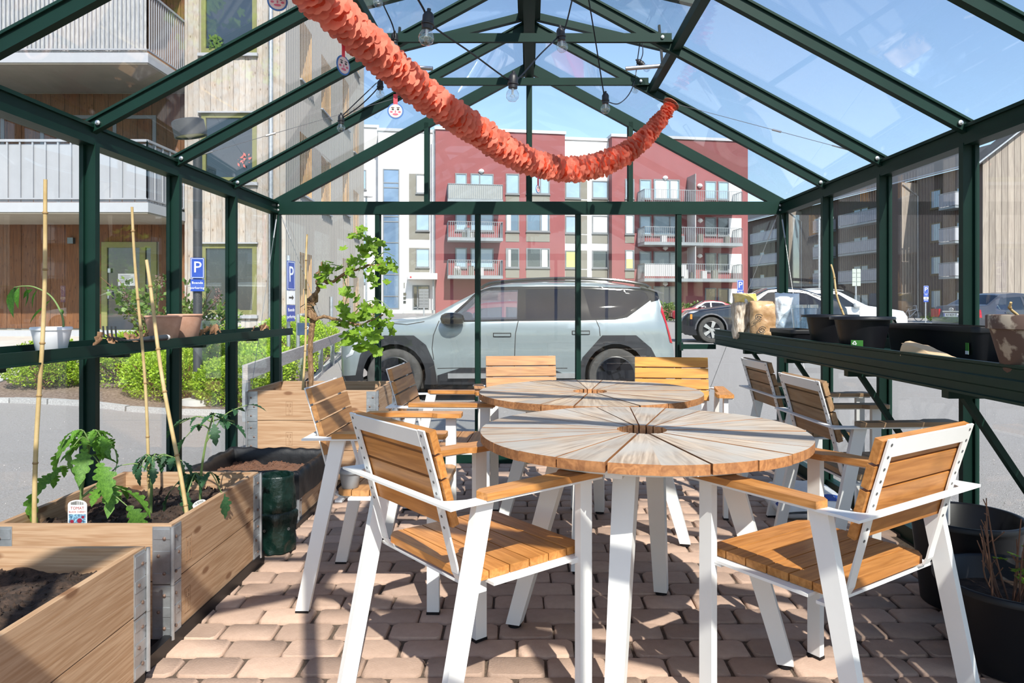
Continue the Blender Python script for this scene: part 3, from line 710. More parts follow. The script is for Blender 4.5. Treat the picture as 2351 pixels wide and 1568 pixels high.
tomD = [leaf_mesh('leaflet', [(t, w * k) for t, w in tom_out], TOM2, 1., f, d) for k, f, d in ((.95, .3, .45), (.85, .5, .2), (1., .25, .7))]
def place(o_name, me, parent, p, d, s, roll=0., up=(0, 0, 1)):
    d = Vector(d).normalized(); up = Vector(up); y = up.cross(d)
    if y.length < 1e-3: y = Vector((0, 1, 0))
    y.normalize(); z = d.cross(y)
    R = Matrix((d, y, z)).transposed().to_4x4()
    o = link(o_name, me, parent); o.matrix_local = Matrix.Translation(p) @ R @ Matrix.Rotation(roll, 4, 'X') @ Matrix.Scale(s, 4); return o
def compound(parent, meshes, stem_pts, size, n=2):
    """a leaf stalk with pairs of leaflets and one at the tip"""
    pts = catmull(stem_pts, 5); mb = MB(); mb.tube(pts, [.0032 - .0018 * i / len(pts) for i in range(len(pts))], 6); mb.build('leaf_stalk', STEM, parent, True)
    d = (pts[-1] - pts[-3]).normalized(); place('leaflet', random.choice(meshes), parent, pts[-1], d + Vector((0, 0, -.25)), size * 1.35, rnd(-.3, .3))
    for k in range(n):
        p = pts[int(len(pts) * (.5 + .4 * k / n))]; s = size * (1.08 if k == n - 1 else .75)
        side = Vector((-d.y, d.x, 0)).normalized()
        for sg in (-1, 1): place('leaflet', random.choice(meshes), parent, p, d * .45 + side * sg + Vector((0, 0, rnd(-.35, .1))), s * rnd(.8, 1.05), rnd(-.4, .4))
def tomato(label, base, stem, leaves, meshes, grp='tomato plants in the raised bed'):
    t = thing('tomato_plant', label, 'plant', base, 0, grp)
    st_ = catmull(stem, 6); mb = MB(); mb.tube(st_, [.0065 - .0035 * i / len(st_) for i in range(len(st_))], 8); mb.build('stem', STEM, t, True)
    for (f, ang, ln, lift, sag, size, n) in leaves:
        p = st_[min(int(f * (len(st_) - 1)), len(st_) - 1)]; d = Vector((cos(ang), sin(ang), 0))
        compound(t, meshes, [p, p + d * ln * .45 + Vector((0, 0, lift)), p + d * ln + Vector((0, 0, lift - sag))], size, n)
    return t
A_ = radians
tomato('big tomato plant with broad light leaves behind the white plant label', (-1.635, 2.63, .335), [(0, 0, 0), (-.005, .0, .13), (.015, 0, .26), (.03, .0, .335)],
       [(.55, A_(185), .16, .05, .08, .085, 2), (.62, A_(-35), .1, .05, .02, .1, 1), (.78, A_(-70), .05, .045, .015, .1, 1), (.9, A_(175), .1, .045, .05, .075, 2), (.38, A_(10), .15, .05, .03, .1, 2), (.95, A_(20), .07, .03, .04, .07, 2), (1., A_(100), .05, .04, .02, .06, 2), (1., A_(-20), .05, .045, .02, .06, 2), (.98, A_(-120), .06, .03, .03, .07, 1), (.97, A_(200), .05, .05, .0, .05, 2), (.35, A_(-10), .19, .04, .06, .1, 1)], tomL)
tomato('small dark tomato plant between the two bamboo canes', (-1.52, 2.885, .335), [(0, 0, 0), (.004, 0, .1), (.0, 0, .185), (.008, 0, .215)],
       [(1., A_(160), .07, .02, .03, .055, 2), (1., A_(20), .09, .02, .03, .06, 2), (.95, A_(-60), .05, .02, .03, .055, 2), (.8, A_(-10), .14, .035, .02, .055, 2), (.6, A_(200), .1, .04, .0, .05, 1), (1., A_(90), .05, .02, .02, .05, 2), (.97, A_(-110), .05, .02, .03, .055, 1)], tomD)
tomato('tall dark tomato plant tied to the leaning bamboo cane', (-1.325, 2.9, .335), [(0, 0, 0), (.0, .0, .14), (.02, 0, .28), (.045, 0, .375)],
       [(.98, A_(170), .14, .02, .03, .065, 2), (.97, A_(10), .08, .01, .02, .06, 2), (.68, A_(8), .16, .11, -.04, .055, 2), (1., A_(80), .05, .02, .01, .055, 2), (.88, A_(185), .09, .02, .05, .055, 1), (.35, A_(180), .05, .02, .02, .07, 1), (.3, A_(-95), .09, .05, .06, .075, 1), (.28, A_(190), .11, .04, .06, .085, 1), (1., A_(-60), .06, .02, .03, .06, 1), (.3, A_(-15), .1, .05, .08, .08, 1)], tomD)
for k, (x, y, lab) in enumerate(((-1.30, 2.70, 'tiny seedling at the foot of the leaning bamboo cane'), (-1.69, 2.58, 'tiny seedling by the first bamboo cane, left of the white plant label'))):
    t = thing('seedling', lab, 'plant', (x, y, .345), 0, 'seedlings in the raised bed'); mb = MB(); mb.tube([(0, 0, -.01), (0, 0, .03)], .0015, 5); mb.build('stem', STEM, t)
    for a in range(7): place('leaf', tomD[0], t, (0, 0, rnd(.01, .035)), (cos(a * 1.1), sin(a * 1.1), .3), rnd(.02, .04))
def cane(label, a, b, r=.0065, nodes=6, group=None, name='bamboo_cane', lean=True):
    a, b = Vector(a), Vector(b); t = thing(name, label, 'cane', a, 0, group); d = b - a; n = 24; pts = []; rs = []
    at = [(k + rnd(.2, .6)) / nodes for k in range(nodes)]
    for i in range(n + 1):
        f = i / n; pts.append(d * f + Vector((.006 * sin(f * 7 + a.x * 9), 0, 0))); rs.append(r * (1.1 - .25 * f))
    mb = MB(); mb.tube(pts, rs, 10); o = mb.build('cane', BAMBOO, t, True)
    for f in at:
        mb = MB(); p = d * f + Vector((.006 * sin(f * 7 + a.x * 9), 0, 0)); u = d.normalized() * .004; mb.tube([p - u, p - u * .3, p + u * .3, p + u], [r * 1.08, r * 1.3, r * 1.3, r * 1.05], 10); mb.build('node', NODE, t, True)
    return t
def atz(px, py, z):
    d = (z - H) * F / (CY - py); return P(px, py, d)
cg = 'bamboo canes in the planters'
cane('straight bamboo cane at the front left corner of the tomato bed', (-1.735, 2.52, .34), P(107, 412, 2.5), .0075, 6, cg)
cane('thin bamboo cane leaning left behind the small tomato plant', (-1.54, 2.93, .34), P(305, 475, 2.86), .006, 6, cg)
cane('short bamboo cane leaning left against the tall tomato plant', (-1.30, 2.73, .34), P(333, 597, 2.85), .0075, 5, cg)
cane('bamboo cane upright beside the grape vine', (-1.53, 4.86, .5), P(706, 538, 4.86), .0075, 5, cg)
# the white plant label
LABELW = mat('white_label_card', (.8, .79, .76), .4, 0, .03); INKB = mat('black_print', (.03, .03, .03), .6); REDP = mat('red_print', (.35, .03, .03), .5); BLUEP = mat('blue_photo_print', (.03, .1, .22), .4, 0, .8, 120, col2=(.22, .4, .5)); CHERRY = mat('cherry_print', (.22, .015, .04), .3)
def plabel(label, loc, rz, s=1., words=True, tilt=0):
    t = thing('plant_label', label, 'label', loc, rz); t.rotation_euler = (0, tilt, rz)
    w, h = .033 * s, .085 * s
    poly = [(-w, -.03), (w, -.03), (w, h * .8)] + [(w * cos(a), h * .8 + h * .2 * sin(a)) for a in (radians(k) for k in range(20, 180, 20))] + [(-w, h * .8)]
    mb = MB(); mb.prism(poly, -.0006, .0006, Matrix.Rotation(pi / 2, 4, 'X')); mb.build('card', LABELW, t)
    mb = MB()
    for k in range(17): x = -w * .68 + w * 1.36 * k / 17; mb.box(x, x + w * rnd(.02, .06), -.0012, -.0006, h * .8, h * (.9 + .06 * (1 - abs(k - 8) / 8)))
    mb.build('barcode', INKB, t)
    mb = MB(); mb.box(-w * .9, w * .9, -.0012, -.0006, -.0, h * .42); mb.build('picture', BLUEP, t)
    for (x, z, r) in ((.25, .16, .26), (-.55, .12, .2), (.6, .3, .15)):
        mb = MB(); mb.lathe([(0, 0), (w * r, 0), (w * r, .0006), (0, .0008)], 16, Matrix.Translation((x * w, -.0012, z * h)) @ Matrix.Rotation(pi / 2, 4, 'X')); mb.build('picture_berry', CHERRY, t)
    if words:
        text('TOMAT', 'lettering', REDP, t, (0, -.0012, h * .66), (pi / 2, 0, 0), .0135 * s, .0003); text('BLACK CHERRY', 'lettering', REDP, t, (0, -.0012, h * .51), (pi / 2, 0, 0), .0082 * s, .0003)
    return t
plabel('white plant label with a barcode and a picture of dark cherry tomatoes', (-1.562, 2.485, .412), 0)
plabel('small white plant label stuck in the soil by the right side of the tomato bed', (-1.262, 2.79, .355), .5, .75, False, -.35)

# grape vine
t = thing('grape_vine', 'young grape vine with bright green leaves growing out of the tall planter', 'plant', (-1.49, 4.97, .5))
def V(px, py, d): return P(px, py, d) - Vector((-1.49, 4.97, .5))
trunk = [V(713, 905, 4.97), V(714, 850, 4.97), V(712, 800, 4.97), V(716, 755, 4.96), V(718, 735, 4.96), V(716, 718, 4.95)]
def limb(name, pts, r0, r1, m=BARK, wob=.006):
    q = catmull(pts, 6); q = [p + Vector((rnd(-1, 1), rnd(-1, 1), rnd(-1, 1))) * wob for p in q]; n = len(q)
    mb = MB(); mb.tube(q, [(r0 + (r1 - r0) * i / (n - 1)) * rnd(.85, 1.2) for i in range(n)], 8); return mb.build(name, m, t, True), q
limb('trunk', trunk, .017, .021, wob=.003)
limb('trunk', [V(716, 730, 4.95), V(710, 705, 4.95), V(716, 690, 4.94), V(722, 680, 4.94)], .034, .022, wob=.009)
arms = []
arms.append(limb('branch', [V(720, 700, 4.94), V(730, 660, 4.93), V(728, 625, 4.92), V(733, 640, 4.92), V(760, 648, 4.9), V(800, 625, 4.86), V(850, 610, 4.82), V(885, 606, 4.8)], .015, .006)[1])
arms.append(limb('branch', [V(722, 735, 4.95), V(750, 728, 4.93), V(790, 738, 4.9), V(830, 745, 4.86), V(880, 722, 4.84)], .014, .005)[1])
arms.append(limb('branch', [V(728, 650, 4.92), V(734, 625, 4.92), V(740, 600, 4.92)], .011, .005)[1])
sh_ = [[V(800, 625, 4.86), V(825, 590, 4.84), V(845, 560, 4.83), V(835, 525, 4.83)], [V(850, 610, 4.82), V(880, 580, 4.8), V(905, 588, 4.78)], [V(790, 635, 4.87), V(795, 680, 4.85), V(785, 730, 4.83)], [V(740, 600, 4.92), V(752, 605, 4.9), V(790, 612, 4.86)],
       [V(830, 745, 4.86), V(850, 765, 4.82), V(855, 780, 4.8)], [V(800, 740, 4.9), V(830, 700, 4.85), V(870, 690, 4.82), V(900, 715, 4.8)]]
for s_ in sh_: limb('shoot', s_, .004, .002, STEM, .002)
vout = []
for k in range(41):      # five-lobed toothed outline, half at a time
    pass
def vine_leaf(s=1.):
    mb = MB(); n = 40; c = mb.bm.verts.new((.42, 0, .03)); ring = []
    for k in range(n):
        a = -pi + 2 * pi * (k + .5) / n; lob = .5 + .1 * cos(5 * a) + (.05 if k % 2 else 0) - .0 * a
        if abs(a) > 2.8: lob *= .62
        x, y = .42 + lob * cos(a), lob * sin(a) * .98
        ring.append(mb.bm.verts.new((x, y, -.14 * (x * x + y * y) + .08 * cos(5 * a))))
    for k in range(n): mb.bm.faces.new((c, ring[k], ring[(k + 1) % n]))
    return mb.mesh('leaf', VINE, True, 80, False)
vl = [vine_leaf() for k in range(3)]
clusters = [(828, 530, 16, 14), (838, 560, 22, 10), (815, 590, 26, 12), (860, 575, 30, 16), (885, 600, 22, 14), (870, 640, 24, 12), (848, 605, 20, 8), (745, 620, 20, 12), (770, 628, 18, 9), (735, 648, 12, 6), (795, 665, 16, 9), (785, 700, 14, 8), (845, 700, 24, 12), (870, 720, 22, 10), (805, 745, 24, 12), (830, 770, 22, 12), (775, 730, 14, 8), (880, 755, 22, 8), (850, 790, 14, 6), (818, 780, 18, 7), (800, 620, 14, 6)]
for (px, py, rad, n) in clusters:
    for k in range(int(n * .95)):
        p = V(px + rnd(-rad, rad), py + rnd(-rad, rad), 4.86 + rnd(-.1, .08)); a = rnd(0, 2 * pi)
        place('leaf', random.choice(vl), t, p, (cos(a), sin(a) * .8 - .3, rnd(-.9, .1)), rnd(.036, .066) * (1.3 if py > 680 else 1), rnd(-.5, .5), (rnd(-.4, .6), -.8, .8))
for (px, py, d) in ((728, 722, 4.9),):
    mb = MB(); mb.tube([V(690, 705, 4.9), V(700, 698, 4.87), V(715, 700, 4.9), V(724, 716, 4.93)], .0025, 6); mb.build('tie_wire', GREEN, t)

# ------------------------------------------------------------------ things on the left shelf
ENAMEL = mat('white_plastic_pot', (.82, .82, .85), .3, 0, .03); TERRA = mat('terracotta', (.50, .265, .175), .8, 0, .12, 12, col2=(.56, .33, .235))
ZS = .997
wp = pot('white_pot', 'white plastic pot with a bent chili plant on the left shelf', (-1.795, 2.70, ZS), .066, .05, .092, ENAMEL, .003, .012, soilm=SOIL, cat='pot')
t = thing('chili_plant', 'bent chili plant with drooping leaves in the white pot on the left shelf', 'plant', (-1.795, 2.70, ZS + .075))
sp = catmull([(0.045, 0, .0), (.04, 0, .06), (0, 0, .13), (-.06, 0, .165), (-.105, 0, .17), (-.14, 0, .165)], 6); mb = MB(); mb.tube(sp, [.004 - .0022 * i / len(sp) for i in range(len(sp))], 8); mb.build('stem', STEM, t, True)
cl = leaf_mesh('leaf', [(0, 0), (.1, .06), (.3, .17), (.5, .19), (.7, .14), (.87, .06), (1, 0)], CHILI, 1., .3, .3)
for (p, d, s) in (((-.14, 0, .165), (-.3, 0, -.95), .11), ((-.12, 0, .168), (-.1, -.3, -.9), .08), ((-.1, 0, .17), (.25, .1, -.9), .075), ((-.05, 0, .16), (-.4, -.2, -.8), .075), ((-.07, 0, .16), (-.8, .3, -.3), .06), ((.0, 0, .12), (-.6, -.2, -.6), .05), ((.045, 0, .01), (-.9, -.2, -.2), .05), ((.04, 0, .06), (-.2, .3, .8), .03), ((-.135, 0, .165), (-.6, .4, -.6), .06), ((-.01, 0, .1), (-.7, -.3, -.5), .09)): place('leaf', cl, t, p, d, s)
pot('terracotta_pot', 'tapered terracotta pot on the left shelf, the nearer of the pair', (-1.79, 3.52, ZS), .083, .062, .125, TERRA, .003, .008, group='terracotta pots on the left shelf', soilm=SOIL)
pot('terracotta_pot', 'tapered terracotta pot on the left shelf, half hidden behind the nearer one', (-1.79, 3.74, ZS), .083, .062, .13, TERRA, .003, .008, group='terracotta pots on the left shelf', soilm=SOIL)
DRY = mat('dry_brown_leaves', (.26, .12, .06), .8, 0, .3, 30, rand=.25, col2=(.4, .24, .13), tl=.2)
dl = leaf_mesh('dry_leaf', [(0, 0), (.15, .2), (.3, .12), (.5, .3), (.7, .2), (.85, .22), (1, 0)], DRY, 1., .9, -.6, .08)
for i, (y, n, lab) in enumerate(((3.12, 12, 'heap of curled dry leaves around the hand fork on the left shelf'), (3.9, 10, 'heap of curled dry leaves beyond the terracotta pots on the left shelf'), (4.75, 5, 'few dry leaves near the far end of the left shelf'))):
    t = thing('dry_leaf_heap', lab, 'leaves', (-1.77, y, ZS), 0, 'dry leaves on the left shelf')
    for k in range(n): place('dry_leaf', dl, t, (rnd(-.03, .05), rnd(-.2, .2), rnd(.004, .02)), (rnd(-1, 1), rnd(-1, 1), rnd(-.1, .6)), rnd(.035, .06), rnd(-1, 1))
t = thing('hand_fork', 'dark grey three pronged hand fork with a pale tip lying on the left shelf', 'tool', (-1.73, 3.06, ZS + .012), radians(78))
TOOL = mat('dark_grey_tool', (.05, .055, .06), .4, .3, .1)
mb = MB(); mb.tube([(.1, 0, .01), (.16, 0, .012), (.26, 0, .014)], [.01, .013, .014], 12); mb.build('handle', TOOL, t, True)
mb = MB(); mb.tube([(.26, 0, .014), (.275, 0, .014)], [.0135, .012], 12); mb.build('handle_end', LABELW, t, True)
mb = MB(); mb.prism([(-.01, -.035), (.05, -.028), (.1, -.009), (.1, .009), (.05, .028), (-.01, .035)], .01, .014); mb.build('fork_plate', TOOL, t)
for y in (-.03, -.01, .01, .03): mb = MB(); mb.bar((-.01, y, .012), (-.07, y, .03), .006, .004); mb.bar((-.07, y, .03), (-.075, y, .075), .006, .004, (1, 0, 0)); mb.build('prong', TOOL, t)

# ------------------------------------------------------------------ things on the right bench
ZB = .952
def loop_pot(name, label, loc, r_top, r_bot, h, lip=.035):
    return pot(name, label, loc, r_top, r_bot, h, BLACKP, lip, .014, 40, 'black plastic pots on the right bench', SOIL, fill=.8)
loop_pot('black_pot', 'wide rimmed black plastic pot on the right bench, behind the other one', (1.53, 3.66, ZB), .112, .082, .173, .026)
loop_pot('black_pot', 'wide rimmed black plastic pot in front on the right bench with a green sticker', (1.505, 3.25, ZB), .118, .085, .168, .02)
GREENL = mat('green_sticker', (.05, .2, .03), .4)
def trough(label, x0, x1, y0, y1, h, m=BLACKP, grp='black troughs on the right bench'):
    t = thing('planter_trough', label, 'trough', ((x0 + x1) / 2, (y0 + y1) / 2, ZB), 0, grp); X, Y = (x1 - x0) / 2, (y1 - y0) / 2; mb = MB()
    rings = []
    for (k, z) in ((.82, 0), (.95, h - .022), (1.0, h - .022), (1.0, h - .004), (.985, h), (.93, h), (.8, .012)):
        q = []; r = .03
        for (sx, sy, a0) in ((1, 1, 0), (-1, 1, 90), (-1, -1, 180), (1, -1, 270)):
            for a in (0, 30, 60, 90):
                A = radians(a0 + a); q.append(mb.bm.verts.new((sx * (X - (1 - k) * min(X, Y) - r) + r * cos(A), sy * (Y - (1 - k) * min(X, Y) - r) + r * sin(A), z)))
        rings.append(q)
    for a, b in zip(rings, rings[1:]):
        for i in range(16): mb.bm.faces.new((a[i], a[(i + 1) % 16], b[(i + 1) % 16], b[i]))
    mb.bm.faces.new(rings[0][::-1]); mb.bm.faces.new(rings[-1]); mb.build('shell', m, t, True, ang=50)
    return t
trough('shallow black trough at the far end of the right bench, below the soil bag', 1.44, 1.62, 3.95, 4.33, .085)
lt = trough('long deep black trough at the near end of the right bench', 1.70, 1.885, 2.74, 3.45, .135)
def sticker(parent, loc, rz, w=.05, h=.035, arrows=True):
    mb = MB(); mb.box(-w / 2, w / 2, -.001, 0, -h / 2, h / 2); o = mb.build('sticker', GREENL, parent, False, loc, (0, 0, rz))
    mb = MB(); mb.box(-w / 2, w / 2, -.0014, -.001, -h / 2, -h * .2); mb.build('sticker_strip', LABELW, o)
    if arrows:      # recycling triangle of three chasing arrows
        mb = MB(); R = h * .27
        for k in range(3):
            T = Matrix.Translation((-w * .2, -.0016, h * .17)) @ Matrix.Rotation(k * 2 * pi / 3, 4, 'Y')
            mb.prism([(-R * .75, -R * .62), (R * .35, -R * .62), (R * .35, -R * .9), (R * .8, -R * .45), (R * .35, 0), (R * .35, -R * .28), (-R * .55, -R * .28)], -.0003, .0003, T @ Matrix.Rotation(pi / 2, 4, 'X'))
        mb.build('recycling_mark', LABELW, o)
bp = [o for o in bpy.data.objects if o.name.startswith('black_pot')]
sticker(bp[1], (-.058, -.078, .045), radians(-37), .05, .04); sticker(lt, (-.089, -.3, .05), radians(-90), .022, .045, False)
MUD = mat('muddy_brown_clay', (.11, .06, .04), .75, 0, .3, 14, bump=.4, bs=30, col2=(.07, .04, .03)); 
m_, t_, p_ = newmat('mud_flaked_clay'); tc = N(t_, 'ShaderNodeTexCoord'); no = N(t_, 'ShaderNodeTexNoise', Scale=13., Detail=5.); L(t_, tc.outputs['Object'], no.inputs['Vector'])
rp = N(t_, 'ShaderNodeValToRGB'); rp.color_ramp.elements[0].color = (.1, .06, .045, 1); rp.color_ramp.elements[1].color = (.36, .3, .23, 1); rp.color_ramp.elements[0].position = .5; rp.color_ramp.elements[1].position = .55; L(t_, no.outputs['Fac'], rp.inputs[0]); L(t_, rp.outputs[0], p_.inputs['Base Color']); p_.inputs['Roughness'].default_value = .8
pot('clay_pot', 'brown mud-stained clay pot at the right edge on the bench', (1.445, 2.06, ZB), .108, .07, .19, MATS['mud_flaked_clay'], .009, .042, soilm=SOIL, fill=.9)
cane('thin brown stick standing in the black pot on the right bench', P(1938, 735, 3.62), P(1906, 607, 3.62), .005, 3, None, 'garden_stick')
cane('short pale stick lying over the rim of the brown clay pot', (1.40, 2.06, ZB + .175), (1.35, 2.02, ZB + .225), .004, 2, None, 'garden_stick')
KRAFT = mat('brown_kraft_paper', (.55, .38, .22), .8, 0, .1, 12, bump=.3, bs=12)
t = thing('paper_bag', 'brown kraft paper bag lying open on the right bench in front of the trough', 'bag', (1.46, 2.56, ZB), radians(-68))
mb = MB()
def kb(u, v):
    a = 2 * pi * u; x = -.12 + .22 * v; w = .05; h = lerp([(0, .042), (.3, .034), (1, .008)], v) * (1 + .12 * ns.noise(Vector((cos(a) * 2, sin(a) * 2, v * 5))))
    return Vector((x, w * (abs(cos(a)) ** .5) * (1 if cos(a) > 0 else -1), h + h * sin(a) * (1 + .05 * sin(9 * a))))
mb.grid(kb, 28, 10); mb.build('paper', KRAFT, t, True, ang=50)
mb = MB(); mb.prism([(-.12, -.03), (-.14, -.02), (-.138, .02), (-.12, .04)], .075, .077); mb.build('torn_flap', KRAFT, t)
# bags of soil on the bench end
def sack(name, label, loc, rz, w, h, th, m, band=None, lean=0., cr=.11, cat='bag', sub='sack'):
    t = thing(name, label, cat, loc, rz); t.rotation_euler = (lean, 0, rz); mb = MB()
    def fn(u, v):
        a = 2 * pi * u; z = h * v; k = (1 - abs(2 * v - 1) ** 5) ** .5 if 0 < v < 1 else 0; k = max(k, .12)
        x = w / 2 * (abs(cos(a)) ** .6) * (1 if cos(a) > 0 else -1); y = th / 2 * sin(a) * k
        cz = cr * (ns.noise(Vector((x * 14, y * 14 + 3, z * 10))) * .5 + .4 * ns.noise(Vector((x * 45, y * 20, z * 18))))
        return Vector((x * (1 + cz * .6), y + cz * .35 * k, z + cz * .12))
    mb.grid(fn, 56, 36); o = mb.build(sub, m, t, True, ang=60)
    return t, fn
KRAFT2 = mat('soil_bag_film', (.42, .23, .10), .3, 0, .25, 9, bump=.6, bs=22, col2=(.6, .4, .22))
FOIL = mat('pale_blue_film', (.72, .77, .81), .25, 0, .12, 9, bump=.7, bs=24); CLEAR = mat('crinkled_clear_film', (.45, .34, .24), .2, 0, .4, 26, bump=1., bs=30, col2=(.62, .55, .46), vmap=(2.5, 2.5, .5)); YEL = mat('yellow_print', (.7, .45, .03), .35, 0, .3, 12, col2=(.7, .5, .2))
t1, f1 = sack('soil_bag', 'brown and white plastic soil bag standing at the far end of the right bench', (1.535, 4.6, ZB), radians(-8), .23, .255, .11, KRAFT2, lean=-.12)
def patch(fn, u0, u1, v0, v1, name, m, parent, off=.003, nu=10, nv=14):
    mb = MB(); mb.grid(lambda a, b: fn(u0 + (u1 - u0) * a, v0 + (v1 - v0) * b) + Vector((0, -off, 0)), nu, nv); mb.build(name, m, parent, True, ang=180)
for k, (px_, pz_) in enumerate(((-.07, .14), (-.05, .06))):
    mb = MB(); c = [Vector((px_ + .022 * cos(a), -.065, pz_ + .018 * sin(a))) for a in [radians(20 * q) for q in range(1, 17)]]; mb.tube(c, .0022, 5); c = [Vector((px_ + .011 * cos(a + 2), -.066, pz_ + .009 * sin(a + 2))) for a in [radians(25 * q) for q in range(11)]]; mb.tube(c, .0022, 5); mb.build('printed_curl', INKB, t1)
t2, f2 = sack('white_soil_bag', 'pale blue-white crinkled plastic bag standing upright behind the brown soil bag', (1.635, 4.56, ZB), radians(-20), .15, .3, .1, FOIL, lean=-.05, cr=.16)
t3, f3 = sack('wrapped_bundle', 'bundle in crinkled clear plastic at the far left end of the right bench', (1.425, 4.74, ZB), radians(10), .165, .305, .11, CLEAR, lean=-.06, cr=.16)
patch(f3, .52, .98, .8, .97, 'yellow_print', YEL, t3, .004)
MILK = glass('cloudy_plastic', (.86, .92, .96), .12, .55, 0, (.75, .83, .9))
t = thing('clear_bucket', 'cloudy translucent plastic bucket on the right bench behind the soil bags', 'bucket', (1.69, 4.42, ZB)); mb = MB(); mb.lathe([(0, 0), (.06, 0), (.075, .2), (.082, .205), (.082, .225), (.075, .225), (.058, .004), (0, .004)], 32); mb.build('shell', MILK, t, True)
t = thing('green_tray', 'dark green seed tray lying across the far end of the right bench', 'tray', (1.5, 5.0, ZB)); mb = MB(); mb.box(-.1, .2, -.12, .12, 0, .004); mb.build('tray', GREEN, t)

# ------------------------------------------------------------------ tubs with dry plants, white sacks on the floor
def tub(label, loc, r, h): return pot('black_tub', label, loc, r, r * .82, h, BLACKP, .014, .022, 48, 'black tubs on the right', SOIL, cat='tub', fill=.72)
tub('black round tub with a dry plant in the right foreground corner', (1.60, 2.36, 0), .23, .275)
tub('black round tub farther back under the bench, behind the one with the dry plant', (1.72, 2.83, 0), .195, .345)
t = thing('dry_plant', 'leafless brown twigs with a few green leaves in the right foreground tub', 'plant', (1.57, 2.34, .2)); TWIG = mat('brown_twig', (.17, .08, .045), .8, 0, .3, 30)
for k in range(16):
    a = rnd(0, 6.3); r0 = rnd(.0, .09); b = Vector((r0 * cos(a) - .0, r0 * sin(a), -.01)); h = rnd(.16, .32); l = rnd(0, .1); tp = b + Vector((l * cos(a), l * sin(a), h))
    mb = MB(); q = catmull([b, b.lerp(tp, .5) + Vector((rnd(-.02, .02), rnd(-.02, .02), 0)), tp], 4); mb.tube(q, [.0036 - .002 * i / len(q) for i in range(len(q))], 6)
    for j in range(3): f = rnd(.4, .95); p = q[int(f * (len(q) - 1))]; mb.tube([p, p + Vector((rnd(-.03, .03), rnd(-.03, .03), rnd(.01, .05)))], .0017, 5)
    mb.build('twig', TWIG, t)
for k in range(16): place('leaf', vl[0], t, (rnd(-.02, .1), rnd(-.08, .05), rnd(.04, .2)), (rnd(-1, 1), rnd(-1, .2), rnd(-.3, .5)), rnd(.02, .045))
SACKW = mat('white_sack_film', (.72, .73, .75), .35, 0, .06, 9, bump=.5, bs=25); BLUEB = mat('blue_print', (.02, .06, .3), .4)
t, f = sack('white_sack', 'white plastic sack with blue print lying on the floor under the bench', (1.56, 3.9, .0), radians(8), .42, .3, .13, SACKW, lean=-1.35, cr=.05)
t.location.z = .05; patch(f, .55, .95, .08, .24, 'blue_band', BLUEB, t, .004); text('GULD', 'lettering', LABELW, t, (.02, -.085, .05), (pi / 2, 0, 0), .045, .001)
# ------------------------------------------------------------------ buildings
class Facade:
    """vertical plane through (x, y); local x runs along it, local -y is the outside"""
    def __init__(s, ox, oy, ux, uy):
        l = sqrt(ux * ux + uy * uy); s.o = Vector((ox, oy)); s.u = Vector((ux / l, uy / l)); s.n = Vector((s.u.y, -s.u.x)); s.rz = atan2(s.u.y, s.u.x)
    def at(s, px, py=None, out=0.):
        r = Vector(((px - CX) / F, 1.)); o = s.o + s.n * out; d = (o.dot(s.n)) / r.dot(s.n); q = r * d
        u = (q - o).dot(s.u)
        return u if py is None else (u, H + (CY - py) / F * d)
    def rect(s, x0, y0, x1, y1, out=0.):
        a, za = s.at(x0, (y0), out); b, zb = s.at(x1, y1, out); m = (x0 + x1) / 2; _, z1 = s.at(m, y0, out); _, z0 = s.at(m, y1, out)
        return a, b, z0, z1
def wall_holes(parent, name, m, u0, u1, z0, z1, holes, y=0., depth=.2, reveal=None):
    us = sorted({u0, u1, *[min(max(h[i], u0), u1) for h in holes for i in (0, 1)]}); zs = sorted({z0, z1, *[min(max(h[i], z0), z1) for h in holes for i in (2, 3)]})
    mb = MB(); V_ = {}
    def v(a, b):
        if (a, b) not in V_: V_[a, b] = mb.bm.verts.new((a, y, b))
        return V_[a, b]
    for a, b in zip(us, us[1:]):
        for c, d in zip(zs, zs[1:]):
            mu, mz = (a + b) / 2, (c + d) / 2
            if any(h[0] < mu < h[1] and h[2] < mz < h[3] for h in holes): continue
            mb.bm.faces.new((v(a, c), v(b, c), v(b, d), v(a, d)))
    o = mb.build(name, m, parent, normals=False)
    if holes and depth:
        mb = MB()
        for (a, b, c, d) in holes:
            for q in (((a, y, c), (a, y, d), (a, y + depth, d), (a, y + depth, c)), ((b, y, d), (b, y, c), (b, y + depth, c), (b, y + depth, d)), ((a, y, d), (b, y, d), (b, y + depth, d), (a, y + depth, d)), ((b, y, c), (a, y, c), (a, y + depth, c), (b, y + depth, c))): mb.face(q)
        mb.build('window_reveals', reveal or m, o, normals=False)
    return o
SKYGLASS = mat('window_glass', (.10, .16, .22), .04, 0, .25, .6, spec=.8)
PALEGLASS = mat('bright_window_glass', (.27, .38, .47), .06, 0, .14, .8, spec=.8)
DARKGLASS = mat('dark_window_glass', (.02, .03, .04), .05, 0, .3, .6, spec=1.)
ALU = mat('grey_window_frame', (.17, .18, .19), .5, 0, .05); OLIVE = mat('olive_window_frame', (.19, .19, .065), .55, 0, .08); CURT = mat('white_curtain', (.75, .75, .73), .8, 0, .1, 3, vmap=(12, 1, .1))
GCURT = mat('green_curtain', (.45, .55, .2), .8, 0, .15, 3, vmap=(12, 1, .1)); CARD = mat('yellow_board', (.75, .55, .2), .8)
